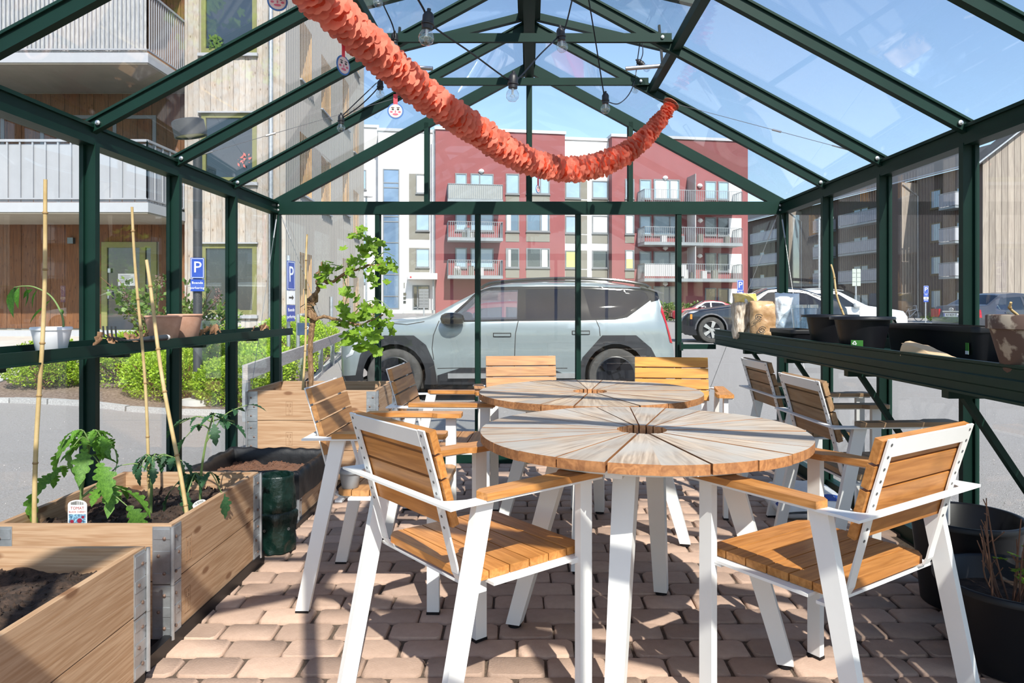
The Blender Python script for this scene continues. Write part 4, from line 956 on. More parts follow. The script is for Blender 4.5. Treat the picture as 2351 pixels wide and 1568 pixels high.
def window(parent, a, b, z0, z1, y=0., fr=None, gl=None, fw=.06, muls=(), sill=None, depth=.05, curtain=None, bars=(), name='window'):
    """frame with its pane (and curtain) as sub-parts"""
    mb = MB(); fr = fr or ALU; d = depth
    for q in ((a, a + fw, z0, z1), (b - fw, b, z0, z1), (a + fw, b - fw, z0, z0 + fw), (a + fw, b - fw, z1 - fw, z1)) + tuple((m - fw / 2, m + fw / 2, z0 + fw, z1 - fw) for m in muls) + tuple((a + fw, b - fw, q - fw / 2, q + fw / 2) for q in bars): mb.box(q[0], q[1], y - d, y, q[2], q[3])
    if sill: mb.box(a - .04, b + .04, y - d - .06, y, z0 - .07, z0 - .01)
    w = mb.build(name, fr, parent)
    mb = MB(); mb.box(a + fw * .5, b - fw * .5, y - d * .4, y - d * .2, z0 + fw * .5, z1 - fw * .5); mb.build('pane', gl or SKYGLASS, w)
    if curtain:
        for (c0, c1, cm) in curtain: mb = MB(); mb.box(a + fw + (b - a - 2 * fw) * c0, a + fw + (b - a - 2 * fw) * c1, y - d * .5, y - d * .42, z0 + fw, z1 - fw); mb.build('curtain', cm, w)
    return w
def railing(parent, pts, z, h, m, step=.15, w=.03, name='railing', top=.04):
    """balcony rail: top and bottom bars and uprights along a path of (u, y)"""
    mb = MB(); tb = MB()
    for (a, b) in zip(pts, pts[1:]):
        a, b = Vector((*a, 0)), Vector((*b, 0)); l = (b - a).length; n = max(1, int(l / step))
        tb.bar(a + Vector((0, 0, z + h)), b + Vector((0, 0, z + h)), top, top); tb.bar(a + Vector((0, 0, z + .08)), b + Vector((0, 0, z + .08)), .03, .03)
        for k in range(n + 1): p = a.lerp(b, k / n); mb.box(p.x - w / 2, p.x + w / 2, p.y - w / 2, p.y + w / 2, z + .08, z + h)
    o = tb.build(name, m, parent); mb.build('balusters', m, o)['kind'] = 'stuff'
    return o

# red and white apartment house across the yard
RED = mat('red_render', (.24, .078, .08), .9, 0, .07, 1.2, bump=.1, bs=40); REDD = mat('dark_red_panel', (.16, .035, .045), .8, 0, .1, 2); WREND = mat('white_render', (.82, .81, .79), .9, 0, .03, 1.5); WREND2 = mat('off_white_render', (.62, .6, .59), .9, 0, .04, 1.5)
GREYP2 = mat('grey_facade_panel', (.19, .18, .15), .7, 0, .06, 2); ROOFM = mat('grey_roof_edge', (.5, .51, .53), .5, .2, .05); BALC = mat('galvanised_balcony', (.24, .265, .28), .5, .3, .1, 6); CONC = mat('concrete_slab', (.42, .42, .41), .85, 0, .1, 5); FROST = mat('grey_balcony_glass', (.27, .28, .27), .25, 0, .1, 4, spec=.8)
fa = Facade(P(1000, 0, 53.5).x, 53.5, 24.39, 4.0)
rb = thing('apartment_house', 'red and white rendered apartment house with balconies straight across the yard', 'building', (fa.o.x, fa.o.y, 0), fa.rz)
def zt(px, py, out=0.): return fa.at(px, py, out)[1]
def block(name, px0, px1, ytop, out, m, holes=(), depth=10., back=0.15):
    a, b = fa.at(px0, None, out), fa.at(px1, None, out); z = zt((px0 + px1) / 2, ytop, out); mb = MB()
    w = wall_holes(rb, name, m, a, b, -.2, z, [], -out)
    for q in (((a, -out, -.2), (a, -out, z), (a, depth, z), (a, depth, -.2)), ((b, -out, z), (b, -out, -.2), (b, depth, -.2), (b, depth, z)), ((a, -out, z), (b, -out, z), (b, depth, z), (a, depth, z))): mb.face(q)
    mb.build('wall_side', m, rb, normals=False)
    mb = MB(); mb.box(a - .08, b + .08, -out - .1, depth, z, z + .22); mb.build('roof_edge', ROOFM, rb)
    return a, b, z
block('wall', 1000, 1297, 303, .0, RED)
block('wall', 868, 1000, 303, -.8, WREND); block('wall', 770, 868, 292, -2.5, WREND2)
block('wall', 1297, 1405, 323, -.9, WREND); block('wall', 1405, 1717, 320, .0, RED)
mb = MB(); a = fa.at(1297, None, -.9)
def rwin(x0, y0, x1, y1, out=0., gl=None, cur=None, mul=(), panel=None, frm=None, bars=()):
    a, b, z0, z1 = fa.rect(x0, y0, x1, y1, out)
    window(rb, a, b, z0, z1, -out, frm, gl, .09, [a + (b - a) * k for k in mul], True, .07, cur, [z0 + (z1 - z0) * k for k in bars])
    if panel:
        p = fa.rect(*panel, out); mb = MB(); mb.box(p[0], p[1], -out - .03, -out, p[2], p[3]); mb.build('facade_panel', GREYP2, rb)
WC = [(0., .35, CURT), (.75, 1., CURT)]
for r, y in enumerate((399, 485, 570)):           # red block, columns right of the balconies
    hh = 47 if r < 2 else 45
    g = PALEGLASS if r == 0 else SKYGLASS
    rwin(1161, y, 1192, y + hh, gl=g if r < 2 else DARKGLASS, cur=WC[:1] if r else None, panel=(1161, y + hh + 2, 1192, y + hh + 23), mul=(.15,) if r == 2 else ())
    rwin(1208, y, 1262, y + hh, gl=g if r < 2 else DARKGLASS, cur=[(.68, .95, CURT)] if r else None, panel=(1208, y + hh + 2, 1262, y + hh + 23), mul=(.6,))
    rwin(1045, y - 1, 1072, y + 45, gl=PALEGLASS); rwin(1080, y, 1133, y + 46, gl=PALEGLASS, mul=(.4,))
for r, y in enumerate((415, 495, 575)):           # white strip between the red blocks
    rwin(1297.5, y, 1333, y + 41, -.9, [PALEGLASS, PALEGLASS, SKYGLASS][r], cur=None if r < 2 else [(0, .8, GCURT)], panel=(1297.5, y + 44, 1348, y + 64))
    p = fa.rect(1333, y, 1348, y + 42, -.9); mb = MB(); mb.box(p[0], p[1], .87, .9, p[2], p[3]); mb.build('facade_panel', GREYP2, rb)
    rwin(1359, y, 1396, y + 41, -.9, [PALEGLASS, PALEGLASS, DARKGLASS][r], cur=[(0, 1, CURT)] if r == 1 else None, panel=(1359, y + 44, 1396, y + 64))
for r, y in enumerate((411, 493, 574)):           # second red block
    rwin(1435, y, 1456, y + 45, gl=[PALEGLASS, PALEGLASS, SKYGLASS][r], cur=[(0, .9, CURT)] if r else None, panel=(1435, y + 46, 1456, y + 65))
    if r == 2: p = fa.rect(1438, 595, 1452, 616); mb = MB(); mb.box(p[0], p[1], -.06, -.05, p[2], p[3]); mb.build('yellow_board', CARD, rb)
for r, y in enumerate((412, 495, 577, 657)):
    rwin(1468, y, 1495, y + 45, gl=PALEGLASS if r < 2 else SKYGLASS); rwin(1500, y, 1560, y + 46, gl=PALEGLASS if r < 1 else SKYGLASS, mul=(.62,), cur=[(.05, .5, CURT), (.68, .95, CURT)] if r < 1 else None)
    rwin(1618, y + 4, 1644, y + 46, gl=PALEGLASS if r < 1 else DARKGLASS); rwin(1648, y + 5, 1673, y + 47, gl=PALEGLASS if r < 1 else DARKGLASS)
    p = fa.rect(1673, y + 6, 1702, y + 50); mb = MB(); mb.box(p[0], p[1], -.02, 0, p[2], p[3]); mb.build('white_panel', WREND, rb)
# white stair tower
s0 = fa.rect(879, 388, 917, 709, -.8); zz = [fa.at(898, q, -.8)[1] for q in (420, 431, 497, 509, 557, 618, 630, 680)]
window(rb, s0[0], s0[1], s0[2], s0[3], .8, ALU, mat('blue_stair_glass', (.13, .2, .3), .05, 0, .35, .4, spec=1.), .07, (), False, .06, None, zz)
for r, y in enumerate((400, 486, 570)):
    p = fa.rect(939, y - 1, 986, y + (64 if r < 2 else 55), -.8); mb = MB(); mb.box(p[0], p[1], .78, .8, p[2], p[3]); mb.build('facade_panel', GREYP2, rb)
    a, b, z0, z1 = fa.rect(955, y + 1, 986, y + 44, -.77); window(rb, a, b, z0, z1, .77, ALU, PALEGLASS, .07, (), True, .05, [(0, 1, CURT)] if r == 0 else None)
for y in (390, 520, 605): a, b, z0, z1 = fa.rect(826, y, 841, y + 45, -2.5); window(rb, a, b, z0, z1, 2.5, ALU, PALEGLASS, .07, (), True)
p = fa.rect(936, 627, 1004, 641, .6); mb = MB(); mb.box(p[0], p[1], -.6, .8, p[2], p[3]); mb.build('entrance_canopy', WREND2, rb)
p = fa.rect(941, 634, 945, 638, .6); mb = MB(); mb.lathe([(0, 0), (.07, 0), (0, .02)], 12, Matrix.Translation(((p[0] + p[1]) / 2, -.61, (p[2] + p[3]) / 2)) @ Matrix.Rotation(pi / 2, 4, 'X')); mb.build('red_lamp', mat('red_lamp', (.5, .02, .03), .4), rb)
a, b, z0, z1 = fa.rect(947, 655, 986, 713, -.8); d = window(rb, a, b, z0, z1, .8, ALU, DARKGLASS, .1, (a + (b - a) * .3,), False, .06, None, (z0 + (z1 - z0) * .12,), 'entrance_door')
p = fa.at(928, 656, -.8); text('1', 'house_number', DARKGLASS, rb, (p[0], .78, p[1]), (pi / 2, 0, 0), .62, .02)
p = fa.at(929, 672, -.8)
for k in range(3): mb = MB(); mb.box(p[0] - .1, p[0] + .1, .74, .8, p[1] - .3 * k - .2, p[1] - .3 * k); mb.build('wall_box', DARKGLASS, rb)
p = fa.rect(925, 712, 1000, 722, -.2); mb = MB(); mb.box(p[0], p[1], .2, .9, -.2, p[3]); mb.build('entrance_step', CONC, rb)
for (x0, x1, yt, yb, solid, dep) in ((1029, 1154, 423, 462, 1, 1.5), (1029, 1154, 509, 551, 0, 1.5), (1029, 1154, 597, 638, 0, 1.5), (1480, 1704, 437, 478, 0, 1.7), (1480, 1704, 522, 562, 0, 1.7), (1480, 1704, 606, 645, 0, 1.7)):
    a, b = fa.at(x0, None, dep), fa.at(x1, None, dep); z0 = fa.at((x0 + x1) / 2, yb, dep)[1]; z1 = fa.at((x0 + x1) / 2, yt, dep)[1]
    mb = MB(); mb.box(a, b, -dep, -.02, z0 - .05, z0 + .16); bl = mb.build('balcony', CONC, rb)
    railing(bl, [(a, -.05), (a, -dep), (b, -dep), (b, -.05)], z0 + .1, z1 - z0 - .1, BALC)
    mb = MB(); mb.box(a - .03, b + .03, -dep - .03, -dep + .0, z0 - .05, z0 + .14); mb.build('slab_edge', BALC, bl)
    if solid: mb = MB(); mb.box(a + .02, b - .02, -dep + .03, -dep + .05, z0 + .15, z1 - .02); mb.build('rail_glass', FROST, bl)
    if yt == 606: mb = MB(); mb.box(a + .03, a + (b - a) * .42, -dep + .03, -dep + .05, z0 + .35, z1 - .04); mb.build('rail_screen', WREND2, bl)
    for k in range(5):
        x = a + (b - a) * rnd(.15, .9); mb = MB(); mb.box(x - .2, x + .2, -dep + .4, -dep + .8, z0 + .16, z0 + rnd(.5, .95)); mb.bevel(.05)
        if yt > 500: mb.build('balcony_seat', random.choice([GREYP2, WREND2, BALC]), bl)
        else: mb.bm.free()
    if x1 == 1704:
        c = fa.at(1598, None, dep); mb = MB(); mb.box(c - .05, c, -dep, -.02, z0 + .16, z0 + 2.65); mb.build('dividing_screen', FROST if yt < 450 else WREND2, bl)
for (x, y) in ((1105, 394), (1527, 409), (1606, 427), (1607, 507), (1527, 652), (1606, 588), (1527, 570)):
    u, z = fa.at(x, y); mb = MB(); mb.lathe([(0, -.2), (.2, -.05), (.22, 0), (.15, .14), (0, .2)], 16, Matrix.Translation((u, -.06, z))); mb.build('wall_lamp', WREND, rb, True)
mb = MB(); a, b = fa.at(1000, None), fa.at(1297, None); mb.box(a - .22, a - .12, -.1, 0, 0, zt(1000, 300)); mb.build('downpipe', BALC, rb)

# weathered timber house on the left
BOARDS = wood('silvered_spruce_boards', (.54, .46, .39), (.33, .27, .215), 'Z', 16, .8, .14, .3, (.44, .41, .38), .5, .9, 14)
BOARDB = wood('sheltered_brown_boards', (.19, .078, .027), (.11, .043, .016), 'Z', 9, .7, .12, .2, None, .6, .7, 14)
SILVER = mat('silver_grey_cladding', (.37, .35, .325), .85, 0, .14, 6, col2=(.31, .293, .272), vmap=(6, 6, .25), detail=8)
ORANGE = wood('fresh_pine_reveal', (.68, .4, .15), (.5, .25, .08), 'Z', 9, .7, .1)
BALG = mat('pale_grey_balcony_panel', (.31, .32, .345), .6, 0, .06, 3); SLABW = mat('light_slab_edge', (.37, .38, .405), .7, 0, .04); SOFF = mat('slab_underside', (.3, .27, .22), .9, 0, .1, 2)
YF_, YR_ = 16.3, 17.0; XL, XC = -7.75, -5.53
lh = thing('timber_house', 'tall timber clad house with balconies on the left', 'building', (XC, YF_, 0))
def lx(px, d=YF_): return (px - CX) / F * d - XC
def lz(py, d=YF_): return H + (CY - py) / F * d
holes = [(lx(462), lx(589), lz(y1), lz(y0)) for (y0, y1) in ((560, 722), (260, 417), (-45, 121), (-345, -180))]
w = wall_holes(lh, 'wall', SOFF, XL - XC, 0, .0, 13.5, holes, .03, .1)
n = 17; bw = (0 - (XL - XC)) / n
def boards(parent, u0, n, bw, y, z0, z1, holes, m, th=.024):
    for k in range(n):
        a, b = u0 + k * bw + .003, u0 + (k + 1) * bw - .003; cuts = [(z0, z1)]
        for (h0, h1, g0, g1) in holes:
            if b > h0 + .02 and a < h1 - .02: cuts = [q for (c, d) in cuts for q in ((c, min(d, g0)), (max(c, g1), d)) if q[1] - q[0] > .02]
        for (c, d) in cuts: mb = MB(); mb.box(a, b, y - th - (.008 if k % 2 else 0), y, c + rnd(0, .01), d); mb.build('board', m, parent)
boards(w, XL - XC, n, bw, .03, .62, 12., holes, BOARDS)
for i, (a, b, z0, z1) in enumerate(holes):
    window(lh, a + .0, b - .0, z0, z1, .06, OLIVE, DARKGLASS, .1, (), False, .06)
    mb = MB(); mb.box(a - .06, b + .04, -.07, .04, z0 - .09, z0 - .02); mb.build('window_sill', SLABW, lh); mb = MB(); mb.box(a - .06, b + .04, -.06, .04, z1 + .0, z1 + .035); mb.build('window_head_flashing', SLABW, lh)
mb = MB(); mb.box(XL - XC, 0, -.01, .3, -.3, .6); mb.build('plinth', CONC, lh)
mb = MB(); mb.tube([(lx(625), -.09, .5), (lx(625), -.09, 13)], .052, 12); mb.build('downpipe', ZINC, lh, True)
BLOOM = mat('pink_bloom', (.6, .12, .1), .6); WPLANT = leafmat('window_plant_leaf', (.09, .2, .03), (.16, .24, .05))
for i, (px, py, m_) in enumerate(((497, 100, WPLANT), (562, 370, BLOOM))):
    x, z = lx(px), lz(py); mb = MB()
    for k in range(60 if i == 0 else 16):
        p = Vector((x + rnd(-.16, .16), -.012, z + rnd(-.12, .18))); e = Vector((rnd(-.05, .05), -.004, rnd(-.05, .05))); mb._add([p - e, p + Vector((e.z * .5, 0, -e.x * .5)), p + e, p - Vector((e.z * .5, 0, -e.x * .5))], [(0, 1, 2, 3)])
    mb.build('window_plant', m_, lh, normals=False)['kind'] = 'stuff'
RC = .40
# recessed porch wall and balconies
pr = wall_holes(lh, 'porch_wall', SOFF, -13, XL - XC, .0, 13.5, [], RC, 0)
nb = 36; bw2 = .168; u0 = XL - XC - nb * bw2
dh = (lx(236, 16.7), lx(362, 16.7), .5, lz(556, 16.7))
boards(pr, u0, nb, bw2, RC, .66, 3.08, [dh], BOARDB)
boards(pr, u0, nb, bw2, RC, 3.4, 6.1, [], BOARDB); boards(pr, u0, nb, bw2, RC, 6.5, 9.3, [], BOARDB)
mb = MB(); mb.box(-13, XL - XC, RC - .2, RC, -.3, .62); mb.build('plinth', SLABW, lh)
a, b, z0, z1 = dh; dr = window(lh, a, b, z0, z1, RC, OLIVE, DARKGLASS, .13, (a + .95,), False, .06, None, (), 'front_door')
mb = MB(); mb.box(a + .38, a + .8, RC - .045, RC - .035, 1.65, 1.93); mb.build('paper_notice', LABELW, dr)
mb = MB()
for k in range(6): mb.box(a + .42, a + rnd(.6, .76), RC - .048, RC - .045, 1.88 - .035 * k, 1.886 - .035 * k)
mb.build('notice_print', INKB, dr); mb = MB(); mb.box(a + .16, a + .22, RC - .08, RC - .05, 1.95, 2.05); mb.build('door_phone', ZINC, dr); mb = MB(); mb.tube([(a + .2, RC - .12, 1.35), (a + .2, RC - .12, 1.6)], .02, 8); mb.build('door_handle', ZINC, dr, True)
mb = MB(); mb.box(a - .75, a - .62, RC - .12, RC - .02, 2.62, 2.76); mb.build('porch_lamp', DARKGLASS, lh)
mb = MB(); mb.box(XL - XC - .06, XL - XC, -.01, RC, .0, 13.5); mb.build('corner_board', BOARDS, lh)
for i in range(5): a = XL - XC - .9 - 1.3 * i; window(lh, a - 1., a, 3.5 if i % 2 else 3.9, 5.6, RC, ALU, DARKGLASS, .08) if i < 4 else None
DB = 14.7 - YF_
for lev, (zb, panel) in enumerate(((3.10, True), (6.16, False), (9.22, False))):
    x1 = lx(340, 14.7); x0 = -13.
    mb = MB(); mb.box(x0, x1, DB, RC, zb, zb + .2); bl = mb.build('balcony', SLABW, lh)
    mb = MB(); mb.box(x0 + .02, x1 - .02, DB + .02, RC - .02, zb - .03, zb - .001); mb.build('slab_soffit', SOFF, bl)
    zr = zb + .2; h = 1.27
    railing(bl, [(x0, DB + .04), (x1 - .04, DB + .04), (x1 - .04, .0)], zr, h, BALG, .088 if not panel else .26, .02 if not panel else .028, 'railing', .05)
    if panel:
        k = 0; x = x1 - .05
        while x > x0: mb = MB(); mb.box(x - .252, x - .004, DB + .065, DB + .075, zr + .02, zr + h - .06); mb.build('balcony_panel', BALG, bl); x -= .26
        y = DB + .06
        while y < -.1: mb = MB(); mb.box(x1 - .075, x1 - .065, y, y + .09, zr + .02, zr + h - .05); mb.build('balcony_panel', BALG, bl); y += .11
    else:
        mb = MB(); mb.grid(lambda u, v: Vector((x0 + (x1 - .06 - x0) * u, DB + .08 + .02 * ns.noise(Vector((u * 60, v * 7, 0))), zr + .03 + (h - .1) * v)), 140, 10); mb.build('plastic_sheet', mat('crumpled_rail_sheet', (.4, .4, .4), .22, 0, .25, 9, bump=1., bs=16, vmap=(3, 3, .6)) if 'crumpled_rail_sheet' not in MATS else MATS['crumpled_rail_sheet'], bl, True, ang=180)
# silver side of the same house
fs = Facade(XC, YF_, -.56, 10.2); hs = []
for ci, (d0, d1) in enumerate(((17.55, 18.75), (19.75, 20.95), (22.6, 23.7), (24.4, 25.4))):
    for fl_ in range(4):
        z = [1.0, 3.95, 6.75, 9.6][fl_] + [0, -.12, .2, -.3][ci]
        if fl_ == 0 and ci in (1,): continue
        u0_, u1_ = (d0 - YF_) / .9985, (d1 - YF_) / .9985; hs.append((u0_, u1_, z, z + 1.5))
sd = link('side_wing', None, lh, (0, 0, 0), (0, 0, fs.rz))
wall_holes(sd, 'wall', SILVER, 0, 10.2, .2, 13.5, hs, 0., .3, ORANGE)
for (a, b, z0, z1) in hs:
    mb = MB(); mb.box(a, b, .3, .32, z0, z1); w = mb.build('window', OLIVE, sd); mb = MB(); mb.box(a + .06, b - .06, .285, .3, z0 + .06, z1 - .06); w.name = 'window'; mb.build('window_pane', DARKGLASS, sd)
    mb = MB(); mb.box(a - .03, b + .03, -.06, .28, z0 - .05, z0 - .01); mb.build('window_sill', SLABW, sd)
mb = MB(); mb.box(1.2, 10.2, .33, 9, .0, 13.5); mb.build('inner_core', SOFF, sd)
mb = MB()
for k in range(68): u = .15 * k; mb.box(u - .006, u + .006, -.012, 0, .2, 13.5)
o = mb.build('cladding_joints', SILVER, sd); o['kind'] = 'stuff'
mb = MB(); mb.box(0, 10.2, -.05, .3, -.3, .25); mb.build('plinth', CONC, sd)

# dark brown timber block on the right
DARKB = mat('dark_brown_cladding', (.135, .095, .08), .85, 0, .22, 2.2, col2=(.1, .075, .065), vmap=(5, 5, .12), detail=8); LIGHTB = wood('grey_larch_boards', (.33, .285, .24), (.24, .2, .17), 'Z', 3, .8, .14, .2, None, .5, 0, 14); ROOFD = mat('dark_sheet_roof', (.05, .05, .054), .9, 0, .1, 2)
fd = Facade(30.4, 84., 4.5, -26.4)
dk = thing('dark_timber_block', 'long dark brown timber apartment block with grey balconies on the right', 'building', (30.4, 84., 0), fd.rz)
LEN_D = 27.6; ZT = 12.3
BROWNF = mat('brown_window_frame', (.13, .095, .045), .6)
def dwin(u, z, w_=1.2, h_=1.5): window(dk, u, u + w_, z, z + h_, 0, BROWNF, PALEGLASS, .1, (), True, .06)
wall_holes(dk, 'wall', DARKB, -24, LEN_D, -.3, ZT, [], 0)
mb = MB()
for k in range(260): u = -24 + .2 * k; mb.box(u - .012, u + .012, -.03, 0, .2, ZT)
mb.build('cladding_battens', DARKB, dk)['kind'] = 'stuff'
mb = MB(); mb.face([(-24, -.5, ZT), (LEN_D, -.5, ZT), (LEN_D, 6, ZT + 3), (-24, 6, ZT + 3)]); mb.face([(LEN_D, 0, -.3), (LEN_D, 6, -.3), (LEN_D, 6, ZT + 3), (LEN_D, 0, ZT)]); mb.build('roof', ROOFD, dk)
mb = MB(); mb.tube([(-24, -.55, ZT), (LEN_D, -.55, ZT)], .09, 8); mb.build('gutter', ZINC, dk)
FLZ = [.9, 3.75, 6.55, 9.35]
for (x0, x1, d_) in ((2071, 2110, 1.6), (1815, 1842, 1.6)):
    # the bay's lit end stands across the facade
    u = fd.at(x1, None, 0.); a = fd.at(x0, None, 0.); uu = u - .1
    mb = MB(); mb.box(uu - 2., uu - .03, -d_, 0, -.3, ZT - .3); mb.build('bay', DARKB, dk)
    nb_ = 8
    for k in range(nb_): mb = MB(); mb.box(uu - .03, uu, -d_ + k * d_ / nb_ + .006, -d_ + (k + 1) * d_ / nb_ - .006, -.2, ZT - .35); mb.build('board', LIGHTB, dk)
    mb = MB(); mb.tube([(uu + .08, -d_ + .05, ZT - .5), (uu + .08, -.1, ZT - 1.5), (uu + .08, -.08, .2)], .05, 8); mb.build('downpipe', ZINC, dk)
SHEET = mat('pale_rail_cloth', (.33, .34, .37), .7, 0, .08, 2)
for (x0, x1, f0, kind) in ((1924, 2024, 1, 0), (1924, 2024, 2, 1), (1924, 2024, 3, 0), (2155, 2216, 1, 2), (2155, 2216, 2, 0), (2155, 2216, 3, 0), (1722, 1786, 1, 0), (1722, 1786, 2, 0), (1722, 1786, 3, 0), (1866, 1893, 1, 0), (1866, 1893, 2, 1), (1866, 1893, 3, 0), (2046, 2060, 1, 0), (2046, 2060, 2, 0), (2046, 2060, 3, 0)):
    dep = 1.3; a, b = fd.at(x0, None, dep), fd.at(x1, None, dep); a, b = min(a, b), max(a, b); b = min(b, LEN_D - .3); z0 = FLZ[f0] - .35
    if x0 == 2046: a, b, dep = b - 1.4, b, 1.2
    mb = MB(); mb.box(a, b, -dep, 0, z0, z0 + .18); bl = mb.build('balcony', BALC, dk)
    mb = MB(); tb = MB()
    for (p, q) in (((a, -.02), (a, -dep)), ((a, -dep), (b, -dep)), ((b, -dep), (b, -.02))):
        n_ = max(2, int((abs(q[0] - p[0]) + abs(q[1] - p[1])) / .28))
        for k in range(n_): f0_, f1_ = (k + .06) / n_, (k + .94) / n_; mb.bar((p[0] + (q[0] - p[0]) * f0_, p[1] + (q[1] - p[1]) * f0_, z0 + .72), (p[0] + (q[0] - p[0]) * f1_, p[1] + (q[1] - p[1]) * f1_, z0 + .72), .03, 1.0)
        tb.bar((*p, z0 + 1.28), (*q, z0 + 1.28), .06, .06)
    rl = tb.build('railing', BALC, bl); mb.build('rail_panels', SHEET, rl)['kind'] = 'stuff'
for z in FLZ:
    for px in (2137, 2196, 1960, 1976, 1745, 1868, 2030):
        u = fd.at(px); 
        if u < LEN_D - 1.5: dwin(u, z + (.1 if px == 2137 else -.1), 1.25, 1.6)

# pale timber gable at the right edge
gb_ = thing('larch_house', 'house with a pale grey larch board gable at the right edge', 'building', (P(2255, 0, 42).x, 42., 0))
bwid = .37; dz = (365 - 290) / 96.
for k in range(12):
    a, b = k * bwid + .012, (k + 1) * bwid - .012; za = H + (CY - 365) / F * 42 + a * dz; zb = za + (b - a) * dz
    mb = MB(); vs = [(a, -.04, 0), (b, -.04, 0), (b, -.04, zb), (a, -.04, za), (a, .0, 0), (b, .0, 0), (b, .0, zb), (a, .0, za)]
    mb._add([Vector(v) for v in vs], [(0, 1, 2, 3), (4, 7, 6, 5), (0, 3, 7, 4), (1, 5, 6, 2), (3, 2, 6, 7)]); mb.build('board', LIGHTB, gb_)
zq = H + (CY - 365) / F * 42; W2 = 12 * bwid
mb = MB(); mb.face([(0, 0, -.2), (W2, 0, -.2), (W2, 0, zq + W2 * dz), (0, 0, zq)]); mb.face([(-.0, 0, -.2), (0, 0, zq), (-0, 1.1, zq), (0, 1.1, -.2)]); mb.build('wall', DARKB, gb_)
mb = MB(); T = [(-.5, -.3, zq - .4), (W2, -.3, zq + W2 * dz + .02), (W2, 1.3, zq + W2 * dz + .02), (-.5, 1.3, zq - .4)]; mb.face(T); mb.face([(x, y, z + .12) for x, y, z in T]); mb.bar(T[0], T[1], .14, .16); mb.build('roof', ROOFD, gb_)
mb = MB(); mb.tube([(-.55, -.35, zq - .4), (W2, -.35, zq + W2 * dz)], .06, 6); mb.build('gutter', ZINC, gb_)

# ------------------------------------------------------------------ yard: path, kerbs, planting, fence
PAVE = mat('pale_paving', (.5, .46, .42), .9, 0, .14, 3, bump=.3, bs=30); GRANITE = mat('granite_kerb', (.36, .355, .35), .8, 0, .3, 60, rand=.12, bump=.4, bs=60); MULCH = mat('bark_mulch', (.14, .09, .065), .95, 0, .5, 30, bump=1., bs=60, col2=(.2, .15, .12))
mb = MB(); pth = [(-25, 9.75), (-7.3, 9.75), (-7.9, 11.2), (-7.6, 13), (-6.9, 14.4), (-6.2, 15.4), (-6.2, 17.2), (-25, 17.2)]
mb.face([(x, y, 0) for x, y in pth]); bmesh.ops.triangulate(mb.bm, faces=mb.bm.faces[:]); bmesh.ops.subdivide_edges(mb.bm, edges=mb.bm.edges[:], cuts=5, use_grid_fill=True)
for v in mb.bm.verts: v.co.z = tz(v.co.x, v.co.y) + .035
o = mb.build('trim_1', PAVE, None, True); o['kind'] = 'structure'
kb_ = shell('trim_2')
def kerb(pts, w=.09, h=.075, step=.5):
    for (a, b) in zip(pts, pts[1:]):
        a, b = Vector((*a, 0)), Vector((*b, 0)); n = max(1, int((b - a).length / step))
        for k in range(n):
            p, q = a.lerp(b, k / n), a.lerp(b, (k + 1) / n); g = (q - p) * .02; p, q = p + g, q - g; z0, z1 = tz(p.x, p.y), tz(q.x, q.y)
            mb = MB(); mb.bar((p.x, p.y, z0 + h / 2 - .04 + rnd(-.006, .006)), (q.x, q.y, z1 + h / 2 - .04), w, h + .06); mb.bevel(.012).build('kerb_stone', GRANITE, kb_)
kerb([(-9.5, 9.35), (-7.1, 9.2), (-5., 8.95), (-3.55, 8.75), (-3.25, 9.4), (-3.6, 11.6), (-4.1, 14.5), (-4.6, 17.5)]); kerb([(-9.5, 9.9), (-7.6, 10.1), (-7.9, 11.3), (-7.5, 13.2)])
mb = MB(); bedp = [(-9.5, 9.4), (-7.1, 9.25), (-3.6, 8.85), (-3.35, 9.4), (-3.7, 11.6), (-4.2, 14.5), (-4.7, 17.5), (-6.2, 17), (-6.9, 14.4), (-7.6, 13), (-7.9, 11.2), (-7.5, 9.9), (-9.5, 9.8)]
mb.face([(x, y, 0) for x, y in bedp]); bmesh.ops.triangulate(mb.bm, faces=mb.bm.faces[:]); bmesh.ops.subdivide_edges(mb.bm, edges=mb.bm.edges[:], cuts=4, use_grid_fill=True)
for v in mb.bm.verts: v.co.z = tz(v.co.x, v.co.y) + .05
o = mb.build('trim_3', MULCH, None, True); o['kind'] = 'structure'
SHRUB = leafmat('yellow_green_leaf', (.48, .62, .05), (.33, .52, .045), .45); SHRUBD = leafmat('green_hedge_leaf', (.09, .17, .03), (.14, .22, .05), .35); LILAC = leafmat('lilac_leaf', (.1, .19, .04), (.17, .24, .05), .4)
for m_ in (SHRUB, SHRUBD, LILAC):
    tt = m_.node_tree; g_ = N(tt, 'ShaderNodeNewGeometry'); bc = tt.nodes['Principled BSDF'].inputs['Base Color']; src = bc.links[0].from_socket; c_ = mul(tt, src, rng(tt, g_.outputs['Random Per Island'], .65, 1.35)); L(tt, c_, bc)
def cloud(mb, c, r, n, s, inner=.62):
    for k in range(n):
        v = Vector((rnd(-1, 1), rnd(-1, 1), rnd(-.75, 1)))
        if v.length > 1 or v.length < .05: v.normalize()
        v = v.normalized() * (inner + (1 - inner) * random.random() ** .6); p = Vector((c[0] + v.x * r[0], c[1] + v.y * r[1], max(c[2] + v.z * r[2], c[2] - r[2] * .8)))
        d = (v + Vector((rnd(-.8, .8), rnd(-.8, .8), rnd(-.3, .9)))).normalized(); e = d.cross(Vector((rnd(-1, 1), rnd(-1, 1), rnd(-1, 1)))).normalized(); q = s * rnd(.6, 1.25)
        mb._add([p, p + (d * .5 + e * .36) * q, p + d * q, p + (d * .5 - e * .36) * q], [(0, 1, 2, 3)])
